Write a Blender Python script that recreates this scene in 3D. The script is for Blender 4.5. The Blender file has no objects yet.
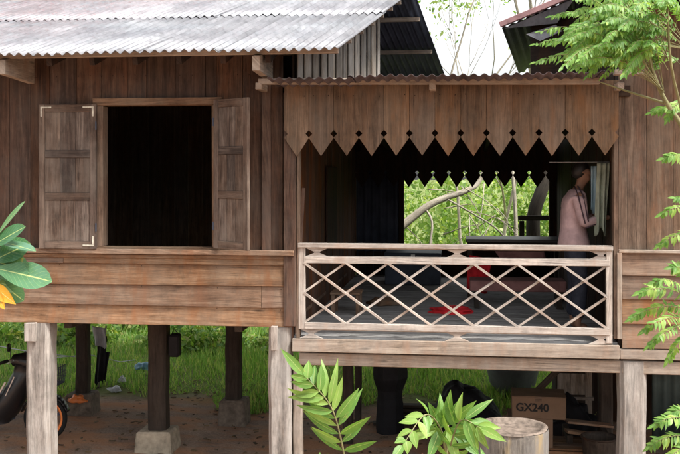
import bpy, bmesh, math, random
import numpy as np
from mathutils import Vector, Matrix, noise as mnoise
random.seed(11); rng = np.random.default_rng(5)
R = math.radians
S = bpy.context.scene
COL = S.collection
# ------------------------------------------------------------------ camera numbers
FP, W0, H0 = 945.0, 680.0, 454.0
YAW, HOR, CZ, D = R(7.2), 175.0, 3.2, 9.0
cs, sn = math.cos(YAW), math.sin(YAW)
FW = Vector((-sn, cs, 0)); RT = Vector((cs, sn, 0)); CAM = Vector((0, -D, CZ))
def at(px, py, d):
    return CAM + d * (FW + (px-340)/FP*RT + Vector((0, 0, (HOR-py)/FP)))
def pl(px, py, Y=0.0):
    dx = (px-340)/FP
    return at(px, py, (Y+D)/(cs+dx*sn))
def X(px, Y=0.0): return pl(px, 200, Y).x
def Z(py, px=340, Y=0.0): return pl(px, py, Y).z

# ------------------------------------------------------------------ tagging
def tag(o, label, cat, group=None, kind=None):
    if label: o['label'] = label
    if cat: o['category'] = cat
    if group: o['group'] = group
    if kind: o['kind'] = kind
    return o
def thing(name, label, cat, loc=(0, 0, 0), rz=0, group=None):
    o = bpy.data.objects.new(name, None); COL.objects.link(o)
    o.location = loc; o.rotation_euler = (0, 0, rz); o.empty_display_size = .1
    bpy.context.view_layer.update()
    return tag(o, label, cat, group)
def adopt(o, parent):
    if parent:
        o.parent = parent
        m = Matrix.Identity(4); p = parent; chain = []
        while p: chain.append(p); p = p.parent
        for q in reversed(chain):
            m = m @ q.matrix_parent_inverse @ Matrix.LocRotScale(q.location, q.rotation_euler, q.scale)
        o.matrix_parent_inverse = m.inverted()
    return o

# ------------------------------------------------------------------ mesh builder (world coordinates)
class MB:
    def __init__(s): s.v = []; s.f = []; s.uv = []; s.nail = set()
    def nails(s, pts, y, r=.0045):
        for x, z in pts:
            k = len(s.f); x += random.uniform(-.008, .008); z += random.uniform(-.008, .008)
            s.box(x-r, x+r, y-.0025, y+.004, z-r, z+r); s.nail |= set(range(k, len(s.f)))
    def quadbox(s, c8, long=None):
        """c8: 8 corners (bottom 4 ccw, top 4 ccw)."""
        b = len(s.v); s.v += [Vector(c) for c in c8]
        F = [(0, 3, 2, 1), (4, 5, 6, 7), (0, 1, 5, 4), (1, 2, 6, 5), (2, 3, 7, 6), (3, 0, 4, 7)]
        e = [(Vector(c8[1])-Vector(c8[0])), (Vector(c8[3])-Vector(c8[0])), (Vector(c8[4])-Vector(c8[0]))]
        L = [x.length for x in e]; k = L.index(max(L)) if long is None else long
        ax = [x.normalized() if x.length > 1e-9 else Vector((0, 0, 1)) for x in e]
        U = ax[k]; V1, V2 = [ax[i] for i in range(3) if i != k]
        ou, ov = random.uniform(0, 40), random.uniform(0, 40)
        for f in F:
            s.f.append(tuple(b+i for i in f)); l = []
            for i in f:
                p = s.v[b+i]-s.v[b]
                l.append((p.dot(U)+ou, p.dot(V1)+p.dot(V2)*.97+ov))
            s.uv.append(l)
    def box(s, x0, x1, y0, y1, z0, z1, M=None, long=None, j=0):
        c = [(x0, y0, z0), (x1, y0, z0), (x1, y1, z0), (x0, y1, z0), (x0, y0, z1), (x1, y0, z1), (x1, y1, z1), (x0, y1, z1)]
        c = [Vector(p) + Vector((random.uniform(-j, j), random.uniform(-j, j), random.uniform(-j, j))) for p in c]
        if M: c = [M @ p for p in c]
        s.quadbox(c, long)
    def beam(s, a, b, w, h, up=(0, 0, 1), seg=1, wob=0):
        a = Vector(a); b = Vector(b); d = (b-a).normalized(); up = Vector(up)
        if abs(d.dot(up)) > .98: up = Vector((0, 1, 0))
        sd = d.cross(up).normalized(); u2 = sd.cross(d).normalized()
        c = []
        for p in (a, b):
            q = [p-sd*w/2-u2*h/2, p+sd*w/2-u2*h/2, p+sd*w/2+u2*h/2, p-sd*w/2+u2*h/2]
            c += [x+Vector((random.uniform(-wob, wob), random.uniform(-wob, wob), random.uniform(-wob, wob))) for x in q]
        s.quadbox(c, 2)
    def prism(s, poly, y0, y1, M=None, long='z'):
        """poly: list of (x,z) seen from the front, extruded y0..y1"""
        n = len(poly); b = len(s.v)
        pts = [Vector((x, y0, z)) for x, z in poly]+[Vector((x, y1, z)) for x, z in poly]
        if M: pts = [M @ p for p in pts]
        s.v += pts; ou, ov = random.uniform(0, 40), random.uniform(0, 40)
        loc = [(x, y0, z) for x, z in poly]+[(x, y1, z) for x, z in poly]
        def add(idx):
            s.f.append(tuple(b+i for i in idx))
            s.uv.append([((loc[i][2] if long == 'z' else loc[i][0])+ou, (loc[i][0] if long == 'z' else loc[i][2])+loc[i][1]*.97+ov) for i in idx])
        add(list(range(n))); add(list(range(2*n-1, n-1, -1)))
        for i in range(n):
            k = (i+1) % n; add((k, i, n+i, n+k))
    def tube(s, pts, rad, n=8, caps=True, uvs=1.0):
        pts = [Vector(p) for p in pts]
        if not hasattr(rad, '__len__'): rad = [rad]*len(pts)
        b = len(s.v); prev = None; L = 0; ls = []; ou = random.uniform(0, 40)
        for i, p in enumerate(pts):
            t = (pts[min(i+1, len(pts)-1)]-pts[max(i-1, 0)]).normalized()
            if prev is None:
                a = Vector((0, 0, 1)) if abs(t.z) < .9 else Vector((1, 0, 0))
                prev = t.cross(a).normalized()
            prev = (prev-t*prev.dot(t)).normalized(); q = t.cross(prev)
            if i: L += (p-pts[i-1]).length
            ls.append(L)
            for k in range(n):
                a = 2*math.pi*k/n; s.v.append(p+(prev*math.cos(a)+q*math.sin(a))*rad[i])
        for i in range(len(pts)-1):
            for k in range(n):
                k2 = (k+1) % n
                s.f.append((b+i*n+k, b+i*n+k2, b+(i+1)*n+k2, b+(i+1)*n+k))
                c = 2*math.pi*max(rad[i], .002)/n
                s.uv.append([(ls[i]+ou, k*c), (ls[i]+ou, (k+1)*c), (ls[i+1]+ou, (k+1)*c), (ls[i+1]+ou, k*c)])
        if caps:
            s.f.append(tuple(b+k for k in range(n-1, -1, -1))); s.uv.append([(ou, .01*k) for k in range(n)])
            e = b+(len(pts)-1)*n
            s.f.append(tuple(e+k for k in range(n))); s.uv.append([(ou, .01*k) for k in range(n)])
    def lathe(s, prof, c, n=20, axis='z', M=None, wob=0):
        """prof list of (r, h) about axis through c"""
        b = len(s.v); c = Vector(c); ph = random.uniform(0, 9)
        for r, h in prof:
            for k in range(n):
                a = 2*math.pi*k/n; rr = r*(1+wob*math.sin(3*a+ph)+wob*.6*math.sin(7*a+2*ph))
                if axis == 'z': p = Vector((rr*math.cos(a), rr*math.sin(a), h))
                elif axis == 'y': p = Vector((rr*math.cos(a), h, rr*math.sin(a)))
                else: p = Vector((h, rr*math.cos(a), rr*math.sin(a)))
                if M: p = M @ p
                s.v.append(p+c)
        for i in range(len(prof)-1):
            for k in range(n):
                k2 = (k+1) % n
                s.f.append((b+i*n+k, b+i*n+k2, b+(i+1)*n+k2, b+(i+1)*n+k))
                s.uv.append([(prof[i][1], k*.05), (prof[i][1], k*.05+.05), (prof[i+1][1]+prof[i+1][0], k*.05+.05), (prof[i+1][1]+prof[i+1][0], k*.05)])
    def poly(s, pts, uv=None):
        b = len(s.v); s.v += [Vector(p) for p in pts]; s.f.append(tuple(range(b, b+len(pts))))
        s.uv.append(uv or [(p[0], p[2]) for p in pts])
    def build(s, name, mat, parent=None, bevel=0, smooth=False, solid=0, sub=0):
        me = bpy.data.meshes.new(name); me.from_pydata([tuple(v) for v in s.v], [], s.f)
        uvl = me.uv_layers.new(name='UVMap')
        flat = [c for f in s.uv for p in f for c in p]
        if len(flat) == 2*len(me.loops): uvl.data.foreach_set('uv', flat)
        me.materials.append(mat)
        if s.nail:
            me.materials.append(M['nail'])
            for k in s.nail: me.polygons[k].material_index = 1
        if smooth: me.polygons.foreach_set('use_smooth', [True]*len(me.polygons))
        me.update()
        o = bpy.data.objects.new(name, me); COL.objects.link(o)
        if sub: m = o.modifiers.new('s', 'SUBSURF'); m.levels = m.render_levels = sub
        if solid: m = o.modifiers.new('t', 'SOLIDIFY'); m.thickness = solid; m.offset = 0
        if bevel:
            m = o.modifiers.new('b', 'BEVEL'); m.width = bevel; m.segments = 1; m.limit_method = 'ANGLE'; m.angle_limit = R(40)
        return adopt(o, parent)

def each(b, name, mat, parent, bevel=0):
    """every box of the builder becomes a part of its own"""
    out = []
    for i in range(0, len(b.v)//8):
        q = MB(); q.v = b.v[i*8:i*8+8]; q.f = [tuple(k-i*8 for k in f) for f in b.f[i*6:i*6+6]]; q.uv = b.uv[i*6:i*6+6]
        out.append(q.build(name, mat, parent, bevel))
    return out
# ------------------------------------------------------------------ materials
class NT:
    def __init__(s, name):
        s.m = bpy.data.materials.new(name); s.m.use_nodes = True; s.t = s.m.node_tree; s.t.nodes.clear()
        s.out = s.n('ShaderNodeOutputMaterial')
    def n(s, typ, **k):
        x = s.t.nodes.new(typ)
        for a, b in k.items(): setattr(x, a, b)
        return x
    def l(s, a, b): s.t.links.new(a, b)
    def noise(s, vec, scale, detail=5, rough=.6, mp=None, dist=0):
        if mp:
            m = s.n('ShaderNodeMapping'); m.inputs['Scale'].default_value = mp; s.l(vec, m.inputs[0]); vec = m.outputs[0]
        x = s.n('ShaderNodeTexNoise'); x.inputs['Scale'].default_value = scale; x.inputs['Detail'].default_value = detail
        x.inputs['Roughness'].default_value = rough; x.inputs['Distortion'].default_value = dist
        s.l(vec, x.inputs['Vector']); return x.outputs['Fac']
    def ramp(s, fac, stops):
        r = s.n('ShaderNodeValToRGB'); e = r.color_ramp.elements
        while len(e) < len(stops): e.new(.5)
        for i, (p, c) in enumerate(stops):
            e[i].position = p; e[i].color = (c, c, c, 1) if not hasattr(c, '__len__') else (*c, 1)
        s.l(fac, r.inputs[0]); return r.outputs[0]
    def mix(s, a, b, f, mode='MIX'):
        x = s.n('ShaderNodeMix', data_type='RGBA', blend_type=mode)
        for v, i in ((f, 0), (a, 6), (b, 7)):
            if hasattr(v, 'is_output') or isinstance(v, bpy.types.NodeSocket): s.l(v, x.inputs[i])
            else: x.inputs[i].default_value = v if i == 0 else ((*v, 1) if len(v) == 3 else v)
        return x.outputs[2]
    def math(s, op, a, b):
        x = s.n('ShaderNodeMath', operation=op)
        for i, v in enumerate((a, b)):
            if isinstance(v, bpy.types.NodeSocket): s.l(v, x.inputs[i])
            else: x.inputs[i].default_value = v
        return x.outputs[0]
    def bsdf(s, col, rough=.8, spec=.3, metal=0, bump=None, bs=.3, bd=.01):
        b = s.n('ShaderNodeBsdfPrincipled'); b.inputs['Specular IOR Level'].default_value = spec
        b.inputs['Metallic'].default_value = metal
        if isinstance(col, bpy.types.NodeSocket): s.l(col, b.inputs[0])
        else: b.inputs[0].default_value = (*col, 1)
        if isinstance(rough, bpy.types.NodeSocket): s.l(rough, b.inputs['Roughness'])
        else: b.inputs['Roughness'].default_value = rough
        if bump is not None:
            k = s.n('ShaderNodeBump'); k.inputs['Strength'].default_value = bs; k.inputs['Distance'].default_value = bd
            s.l(bump, k.inputs['Height']); s.l(k.outputs[0], b.inputs['Normal'])
        s.l(b.outputs[0], s.out.inputs[0]); return b

def wood(name, dark, mid, light, grey=(.3, .27, .24), greyamt=.4, red=None, var=.35, bs=.5, val=.78, sat=1.0):
    t = NT(name); uv = t.n('ShaderNodeUVMap').outputs[0]; ob = t.n('ShaderNodeTexCoord').outputs['Object']
    g1 = t.noise(uv, 1, 7, .65, (1.1, 16, 1), .6)
    g2 = t.noise(uv, 1, 4, .7, (5, 80, 1))
    col = t.ramp(g1, [(.28, dark), (.5, mid), (.72, light)])
    fib = t.ramp(g2, [(.28, .45), (.5, .95), (.72, 1.3)])
    col = t.mix(col, fib, .8, 'MULTIPLY')
    g3 = t.noise(uv, 1, 9, .75, (2.2, 48, 1), .4)
    col = t.mix(col, t.ramp(g3, [(.33, .38), (.47, .95), (.62, 1.12), (.74, 1.5)]), .75, 'MULTIPLY')
    blot = t.ramp(t.noise(ob, 9, 7, .7, (1, 1, .8)), [(.3, .62), (.5, 1.0), (.72, 1.28)])
    col = t.mix(col, blot, .8, 'MULTIPLY')
    km = t.n('ShaderNodeMapping'); km.inputs['Scale'].default_value = (1.25, 5.5, 1); t.l(uv, km.inputs[0])
    kv = t.n('ShaderNodeTexVoronoi'); kv.inputs['Scale'].default_value = 1; t.l(km.outputs[0], kv.inputs['Vector'])
    col = t.mix(col, t.ramp(kv.outputs['Distance'], [(.03, .22), (.075, .75), (.1, 1.08), (.16, 1.0)]), .85, 'MULTIPLY')
    crack = t.ramp(t.noise(uv, 1, 2, .5, (.9, 60, 1), .3), [(.27, .25), (.33, 1.0)])
    col = t.mix(col, crack, .8, 'MULTIPLY')
    pa = t.ramp(t.noise(ob, 2.3, 6, .65, (1, 1, .7)), [(.42, 0.0), (.68, 1.0)])
    pf = t.math('MULTIPLY', pa, greyamt)
    gg = t.mix(grey, tuple(c*.6 for c in grey), g2)
    col = t.mix(col, gg, pf)
    if red:
        rf = t.math('MULTIPLY', t.ramp(t.noise(ob, 3.1, 5, .6, (2.2, 2, .55)), [(.52, 0.0), (.7, 1.0)]), .65)
        col = t.mix(col, red, rf)
    # dark water marks and knots
    kn = t.ramp(t.noise(uv, 1, 3, .5, (3.2, 9, 1)), [(.25, .45), (.36, 1.0)])
    col = t.mix(col, kn, .7, 'MULTIPLY')
    ri = t.n('ShaderNodeNewGeometry').outputs['Random Per Island']
    vr = t.ramp(ri, [(0, 1-var), (.5, 1.0), (1, 1+var*.7)])
    col = t.mix(col, vr, 1, 'MULTIPLY')
    hs = t.n('ShaderNodeHueSaturation'); t.l(col, hs.inputs['Color'])
    t.l(t.ramp(t.math('FRACT', t.math('MULTIPLY', ri, 7.31), 0), [(0, .95*sat), (1, 1.35*sat)]), hs.inputs['Saturation'])
    hs.inputs['Hue'].default_value = .507; hs.inputs['Value'].default_value = val
    h = t.math('ADD', t.math('MULTIPLY', g3, .8), t.math('MULTIPLY', g1, .4))
    t.bsdf(hs.outputs[0], t.ramp(g1, [(.3, .75), (.7, .92)]), .25, 0, h, bs, .006)
    return t.m
def plain(name, c, rough=.7, spec=.3, metal=0, var=.15, sc=9, bs=.15):
    t = NT(name); ob = t.n('ShaderNodeTexCoord').outputs['Object']
    n = t.noise(ob, sc, 5, .6)
    col = t.ramp(n, [(.3, tuple(x*(1-var) for x in c)), (.7, tuple(min(1, x*(1+var)) for x in c))])
    t.bsdf(col, rough, spec, metal, n, bs, .01); return t.m
def leafmat(name, a, b, c=None, trans=.35, rough=.45, spec=.4, mot=False, veins=True):
    t = NT(name); ri = t.n('ShaderNodeNewGeometry').outputs['Random Per Island']
    ob = t.n('ShaderNodeTexCoord').outputs['Object']
    st = [(0, a), (.6, b)] + ([(1, c)] if c else [])
    col = t.ramp(ri, st)
    col = t.mix(col, t.ramp(t.noise(ob, 14, 4, .6), [(.3, .78), (.7, 1.15)]), 1, 'MULTIPLY')
    if mot:
        col = t.mix(col, (.14, .27, .22), t.ramp(t.noise(ob, 11, 4, .6), [(.45, 0.0), (.7, .6)]))
        col = t.mix(col, (.35, .3, .06), t.ramp(t.noise(ob, 23, 5, .7), [(.62, 0.0), (.72, .8)]))
    else:
        col = t.mix(col, (.4, .36, .1), t.ramp(t.noise(ob, 30, 5, .7), [(.6, 0.0), (.74, .7)]))
    vein = t.n('ShaderNodeUVMap').outputs[0]; sx_ = t.n('ShaderNodeSeparateXYZ'); t.l(vein, sx_.inputs[0])
    ve = t.ramp(t.math('ABSOLUTE', sx_.outputs[1], 0), [(.02, 1.0), (.07, 0.0)])
    sv_ = t.ramp(t.math('ABSOLUTE', t.math('SINE', t.math('ADD', t.math('MULTIPLY', sx_.outputs[0], 34), t.math('MULTIPLY', t.math('ABSOLUTE', sx_.outputs[1], 0), -9)), 0), 0), [(.04, .35), (.16, 0.0)])
    if veins: col = t.mix(col, (.42, .5, .2), t.math('MAXIMUM', ve, sv_))
    b_ = t.bsdf(col, rough, spec)
    tr = t.n('ShaderNodeBsdfTranslucent'); t.l(t.mix(col, (1.25, 1.35, .5), 1, 'MULTIPLY'), tr.inputs[0])
    mx = t.n('ShaderNodeMixShader'); mx.inputs[0].default_value = trans
    t.l(b_.outputs[0], mx.inputs[1]); t.l(tr.outputs[0], mx.inputs[2]); t.l(mx.outputs[0], t.out.inputs[0])
    return t.m

M = {}
M['wall'] = wood('wall_wood', (.026, .013, .01), (.095, .048, .032), (.17, .1, .072), (.17, .13, .11), .5, (.14, .06, .036), .38, .5, .74, .82)
M['siding'] = wood('siding_wood', (.11, .058, .038), (.24, .145, .1), (.36, .25, .185), (.34, .27, .22), .45, (.25, .12, .075), .2, .6, .8, .95)
M['shutter'] = wood('shutter_wood', (.05, .034, .028), (.12, .086, .072), (.22, .17, .145), (.27, .23, .2), .65, None, .25, .8)
M['panel'] = wood('shutter_panel_wood', (.045, .03, .025), (.12, .088, .074), (.27, .22, .19), (.3, .26, .23), .8, None, .25, 1.0)
M['frame'] = wood('frame_wood', (.08, .048, .035), (.16, .105, .08), (.26, .18, .14), (.3, .25, .2), .5, None, .2)
M['valance'] = wood('valance_wood', (.075, .045, .03), (.17, .11, .078), (.26, .18, .135), (.29, .235, .19), .45, (.24, .13, .08), .2)
M['rail'] = wood('rail_wood', (.2, .14, .11), (.4, .33, .28), (.56, .49, .43), (.5, .45, .4), .5, (.34, .22, .16), .14, .5, .95, .7)
M['beam'] = wood('beam_wood', (.16, .105, .075), (.3, .225, .17), (.44, .36, .29), (.42, .36, .31), .6, (.3, .17, .11), .15, .5, .88, .8)
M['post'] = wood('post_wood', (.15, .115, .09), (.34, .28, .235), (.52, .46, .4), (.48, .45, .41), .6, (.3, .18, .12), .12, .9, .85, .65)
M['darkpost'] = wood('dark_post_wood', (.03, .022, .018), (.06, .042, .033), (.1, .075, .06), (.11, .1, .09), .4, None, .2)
M['inner'] = wood('shade_toned_wood', (.018, .011, .008), (.04, .024, .018), (.07, .045, .033), (.06, .05, .045), .3, (.09, .035, .02), .3)  # interior shade is mixed into this wood's dark colour
M['innerwall'] = wood('brown_inner_wood', (.05, .027, .018), (.14, .07, .048), (.22, .12, .085), (.18, .14, .12), .4, (.26, .09, .05), .3)  # brown boards of the side wall facing the veranda
M['gable'] = wood('gable_wood', (.12, .09, .075), (.27, .225, .19), (.44, .39, .35), (.48, .45, .42), .8, None, .5)
M['rightwall'] = wood('tan_wall_wood', (.075, .045, .03), (.17, .108, .076), (.27, .19, .14), (.29, .235, .19), .5, (.22, .1, .06), .28, .5, .74, .85)

def metal_roof():
    t = NT('galvanised_sheet'); ob = t.n('ShaderNodeTexCoord').outputs['Object']; uv = t.n('ShaderNodeUVMap').outputs[0]
    base = t.ramp(t.noise(ob, 2.2, 6, .6), [(.3, (.15, .16, .18)), (.7, (.31, .32, .34))])
    rust = t.ramp(t.noise(ob, 1.6, 8, .72, (.8, 1.5, 1)), [(.4, 0.0), (.5, .75), (.66, 1.0)])
    ru = t.ramp(t.noise(ob, 6, 5, .6), [(.3, (.16, .08, .09)), (.7, (.3, .18, .18))])
    spots = t.ramp(t.noise(uv, 1, 4, .6, (9, 26, 1)), [(.55, 0.0), (.68, 1.0)])
    pos = t.n('ShaderNodeSeparateXYZ'); t.l(ob, pos.inputs[0])
    # old rusty sheets towards the left end and the ridge
    lf = t.ramp(t.math('ADD', t.math('MULTIPLY', pos.outputs[0], -.16), t.math('MULTIPLY', pos.outputs[1], .12)), [(.62, .25), (.95, 1.0)])
    f = t.math('MULTIPLY', t.math('MULTIPLY', rust, t.math('ADD', t.math('MULTIPLY', spots, .6), .4)), lf)
    col = t.mix(base, ru, f)
    sp2 = t.ramp(t.noise(uv, 1, 5, .7, (16, 9, 1)), [(.5, 1.0), (.62, .72), (.72, .5)])
    col = t.mix(col, sp2, .75, 'MULTIPLY')
    dirt = t.ramp(t.noise(uv, 1, 4, .6, (11, .7, 1)), [(.35, .7), (.6, 1.05)])
    col = t.mix(col, dirt, .8, 'MULTIPLY')
    ri = t.n('ShaderNodeNewGeometry').outputs['Random Per Island']
    col = t.mix(col, t.ramp(ri, [(0, .82), (1, 1.08)]), 1, 'MULTIPLY')
    t.bsdf(col, .55, .4, .25, t.noise(ob, 30, 3), .1, .004); return t.m
M['roof'] = metal_roof()
M['rustroof'] = plain('rusty_dark_sheet', (.075, .06, .065), .7, .3, .2, .5, 4)
M['darksheet'] = plain('dark_blue_sheet', (.05, .06, .085), .6, .4, .2, .4, 3)
M['darkinner'] = plain('dark_bluish_sheet', (.06, .07, .1), .6, .3, 0, .4, 3)  # dark bluish tone of the veranda's rear cladding
M['black'] = plain('black_plastic', (.012, .012, .014), .35, .5)
M['tarp'] = plain('black_tarpaulin', (.012, .012, .015), .7, .25, 0, .3)
M['rubber'] = plain('rubber', (.015, .015, .015), .85, .2)
M['orange'] = plain('orange_paint', (.7, .2, .05), .45, .5, 0, .2)
M['steel'] = plain('steel', (.45, .45, .45), .35, .5, .8)
M['white'] = plain('white_paint', (.5, .48, .4), .6, .4, 0, .35, 30)
M['concrete'] = plain('concrete', (.34, .29, .22), .9, .2, 0, .35, 11, .5)
M['concdark'] = plain('stained_concrete', (.15, .12, .095), .9, .2, 0, .45, 11, .5)
M['nail'] = plain('rusty_nail', (.03, .018, .012), .8, .2)
M['card'] = plain('cardboard', (.15, .1, .068), .85, .2, 0, .12, 5)
M['ink'] = plain('black_ink', (.02, .02, .02), .8, .2)
M['red'] = plain('red_cloth', (.7, .03, .04), .9, .2, 0, .3, 6)
M['pinkcloth'] = plain('faded_pink_cloth', (.28, .14, .13), .9, .2, 0, .3, 6)
M['shirt'] = plain('mauve_shirt', (.46, .32, .32), .9, .15, 0, .25, 9, 1.0)
M['stripe'] = plain('dark_shirt_stripe', (.06, .04, .05), .9, .15)
M['jeans'] = plain('dark_jeans', (.03, .035, .05), .9, .15, 0, .3, 20)
M['skin'] = plain('skin', (.24, .13, .085), .55, .3, 0, .08)
M['hair'] = plain('black_hair', (.012, .01, .009), .5, .4)
M['eye'] = plain('eye', (.5, .48, .45), .3, .5)
M['greencloth'] = plain('grey_green_cloth', (.3, .34, .27), .9, .15, 0, .3, 6)
M['bluecloth'] = plain('pale_blue_cloth', (.25, .36, .42), .9, .15, 0, .2, 6)
M['greypot'] = plain('grey_glazed_pot', (.13, .135, .14), .5, .4, 0, .4, 3)
M['bluebag'] = plain('blue_plastic', (.16, .32, .42), .4, .5)
M['whitebag'] = plain('white_plastic', (.42, .44, .44), .4, .5)
M['greysheet'] = plain('grey_plastic_sheet', (.35, .37, .4), .4, .5)
M['greysheet2'] = plain('dark_sacking', (.05, .052, .055), .9, .2, 0, .4, 18, .6)
M['bark'] = wood('bark', (.02, .016, .013), (.05, .04, .032), (.09, .075, .06), (.1, .09, .08), .4, None, .2, .9)
M['palebark'] = wood('pale_bark', (.2, .17, .13), (.36, .32, .26), (.48, .44, .37), (.42, .4, .36), .4, None, .2, .9, .95)
M['stem'] = plain('green_brown_stem', (.2, .19, .09), .7, .3, 0, .35, 14)
M['stump'] = wood('stump_wood', (.08, .065, .055), (.17, .15, .13), (.28, .25, .21), (.26, .25, .24), .7, (.36, .24, .1), .1, 1.0, .9)
M['stumptop'] = plain('worn_stump_top', (.17, .135, .11), .9, .2, 0, .6, 13, .8)
M['frondleaf'] = leafmat('frond_leaf', (.09, .22, .05), (.17, .34, .07), (.36, .48, .12), .45)
M['fernleaf'] = leafmat('pinnate_leaf', (.09, .22, .05), (.16, .31, .065), (.28, .42, .1), .4)
M['broadleaf'] = leafmat('broad_leaf', (.04, .13, .05), (.08, .2, .09), (.17, .29, .08), .25, .4, mot=True)
M['yellowleaf'] = leafmat('yellow_leaf', (.5, .3, .02), (.6, .3, .03), None, .3)
M['bushleaf'] = leafmat('bush_leaf', (.08, .17, .04), (.18, .3, .07), (.36, .36, .14), .45, veins=False)
M['palegreen'] = leafmat('pale_bush_leaf', (.12, .22, .05), (.24, .36, .09), (.5, .55, .26), .5, veins=False)
M['grass'] = leafmat('grass_blade', (.14, .27, .07), (.22, .38, .11), (.45, .45, .22), .5, .6, veins=False)

def ground_mat():
    t = NT('ground'); ob = t.n('ShaderNodeTexCoord').outputs['Object']
    soil = t.ramp(t.noise(ob, 1.3, 9, .7), [(.3, (.14, .1, .08)), (.5, (.3, .22, .17)), (.72, (.45, .33, .25))])
    grit = t.ramp(t.noise(ob, 38, 4, .7), [(.3, .6), (.65, 1.25)])
    soil = t.mix(soil, grit, .8, 'MULTIPLY')
    orange = t.ramp(t.noise(ob, .9, 5, .6, (1, 2, 1)), [(.44, 0.0), (.58, .75)])
    soil = t.mix(soil, (.45, .22, .11), orange)
    gr = t.ramp(t.noise(ob, 3, 7, .7), [(.3, (.1, .12, .04)), (.7, (.2, .25, .08))])
    p = t.n('ShaderNodeSeparateXYZ'); t.l(ob, p.inputs[0])
    e = t.math('ADD', p.outputs[1], t.math('MULTIPLY', t.noise(ob, .8, 5), 1.6))
    f = t.n('ShaderNodeMapRange'); f.inputs['From Min'].default_value = 4.6; f.inputs['From Max'].default_value = 5.4
    t.l(e, f.inputs[0])
    col = t.mix(soil, gr, f.outputs[0])
    t.bsdf(col, .95, .15, 0, t.noise(ob, 22, 7, .7), .7, .03); return t.m

# ------------------------------------------------------------------ world, sun, camera
w = bpy.data.worlds.new('World'); S.world = w; w.use_nodes = True
nt = w.node_tree; bg = nt.nodes['Background']
sk = nt.nodes.new('ShaderNodeTexSky'); sk.sky_type = 'NISHITA'; sk.sun_disc = False
SE, SA = R(56), R(122)       # azimuth of the sun measured from +Y clockwise: in front of the house, slightly right
sk.sun_elevation = SE; sk.sun_rotation = SA; sk.dust_density = 4.0; sk.air_density = 1.0; sk.ozone_density = .6
hs = nt.nodes.new('ShaderNodeHueSaturation'); hs.inputs['Saturation'].default_value = .12
nt.links.new(sk.outputs[0], hs.inputs['Color']); nt.links.new(hs.outputs[0], bg.inputs[0])
bg.inputs[1].default_value = .13
sl = bpy.data.lights.new('sun', 'SUN'); sl.energy = 2.4; sl.angle = R(9); sl.color = (1, .95, .88)
so = bpy.data.objects.new('sun', sl); COL.objects.link(so)
sd = Vector((math.sin(SA)*math.cos(SE), math.cos(SA)*math.cos(SE), math.sin(SE)))
so.rotation_euler = sd.to_track_quat('Z', 'Y').to_euler()
cd = bpy.data.cameras.new('camera'); co = bpy.data.objects.new('camera', cd); COL.objects.link(co); S.camera = co
co.location = CAM; co.rotation_euler = (R(90), 0, YAW)
cd.sensor_width = 36; cd.lens = 36*FP/W0; cd.shift_y = -(H0/2-HOR)/W0; cd.clip_end = 900; cd.clip_start = .05
S.view_settings.view_transform = 'Standard'; S.view_settings.look = 'None'; S.view_settings.gamma = 1
S.view_settings.use_curve_mapping = False; S.view_settings.exposure = 1.35
S.cycles.use_denoising = True; S.cycles.max_bounces = 8; S.cycles.transparent_max_bounces = 8

# ------------------------------------------------------------------ ground
gb = MB()
NX, NY = 90, 70
def gx(i): t = i/(NX-1)*2-1; return math.copysign(abs(t)**2.6*400+abs(t)*9, t)
def gy(j): t = j/(NY-1); return -30+t*36+t**5*600
def gz(x, y):
    h = .045*mnoise.noise(Vector((x*.9, y*.9, 0)))+.02*mnoise.noise(Vector((x*4, y*4, 3)))
    return h if abs(x) < 40 and y < 60 else 0
idx = []
for j in range(NY):
    for i in range(NX): gb.v.append(Vector((gx(i), gy(j), gz(gx(i), gy(j)))))
for j in range(NY-1):
    for i in range(NX-1):
        a = j*NX+i; gb.f.append((a, a+1, a+NX+1, a+NX)); gb.uv.append([(0, 0)]*4)
tag(gb.build('ground', ground_mat(), smooth=True), 'brown bare earth under the raised house running into green grass behind', 'ground', kind='structure')

# ------------------------------------------------------------------ corrugated sheet
def corr(mb, o, u, v, wid, length, pitch=.092, amp=.0155, rag=0, seg=1, sheet=.75):
    """sheets laid side by side; u = unit dir across, v = unit dir down the sheet"""
    o = Vector(o); u = Vector(u).normalized(); v = Vector(v).normalized(); n = u.cross(v).normalized()
    if n.z < 0: n = -n
    x = 0; k = 0
    while x < wid-.01:
        w_ = min(sheet+pitch*.5, wid-x); st = 8; cols = max(3, int(w_/pitch*st)); b = len(mb.v)
        dl = random.uniform(-rag, rag); dn = random.uniform(0, .003)+(k % 2)*.003; tw = random.uniform(-.012, .012)*(1 if rag else 0)
        for r in range(seg+1):
            for c in range(cols+1):
                uu = x+w_*c/cols
                vv = (length*r/seg)+(dl if r == 0 else 0)
                h = amp*math.sin(2*math.pi*uu/pitch)+dn+tw*(1-r/seg)*(c/cols)
                h += rag*.35*mnoise.noise(Vector((uu*2.3, vv, 7))) if r == 0 else 0
                mb.v.append(o+u*uu+v*vv+n*h)
        for r in range(seg):
            for c in range(cols):
                a = b+r*(cols+1)+c; mb.f.append((a, a+1, a+cols+2, a+cols+1))
                q = [(x+w_*(c+d1)/cols+k*3.3, length*(r+e1)/seg) for d1, e1 in ((0, 0), (1, 0), (1, 1), (0, 1))]
                mb.uv.append(q)
        x += sheet; k += 1

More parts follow.
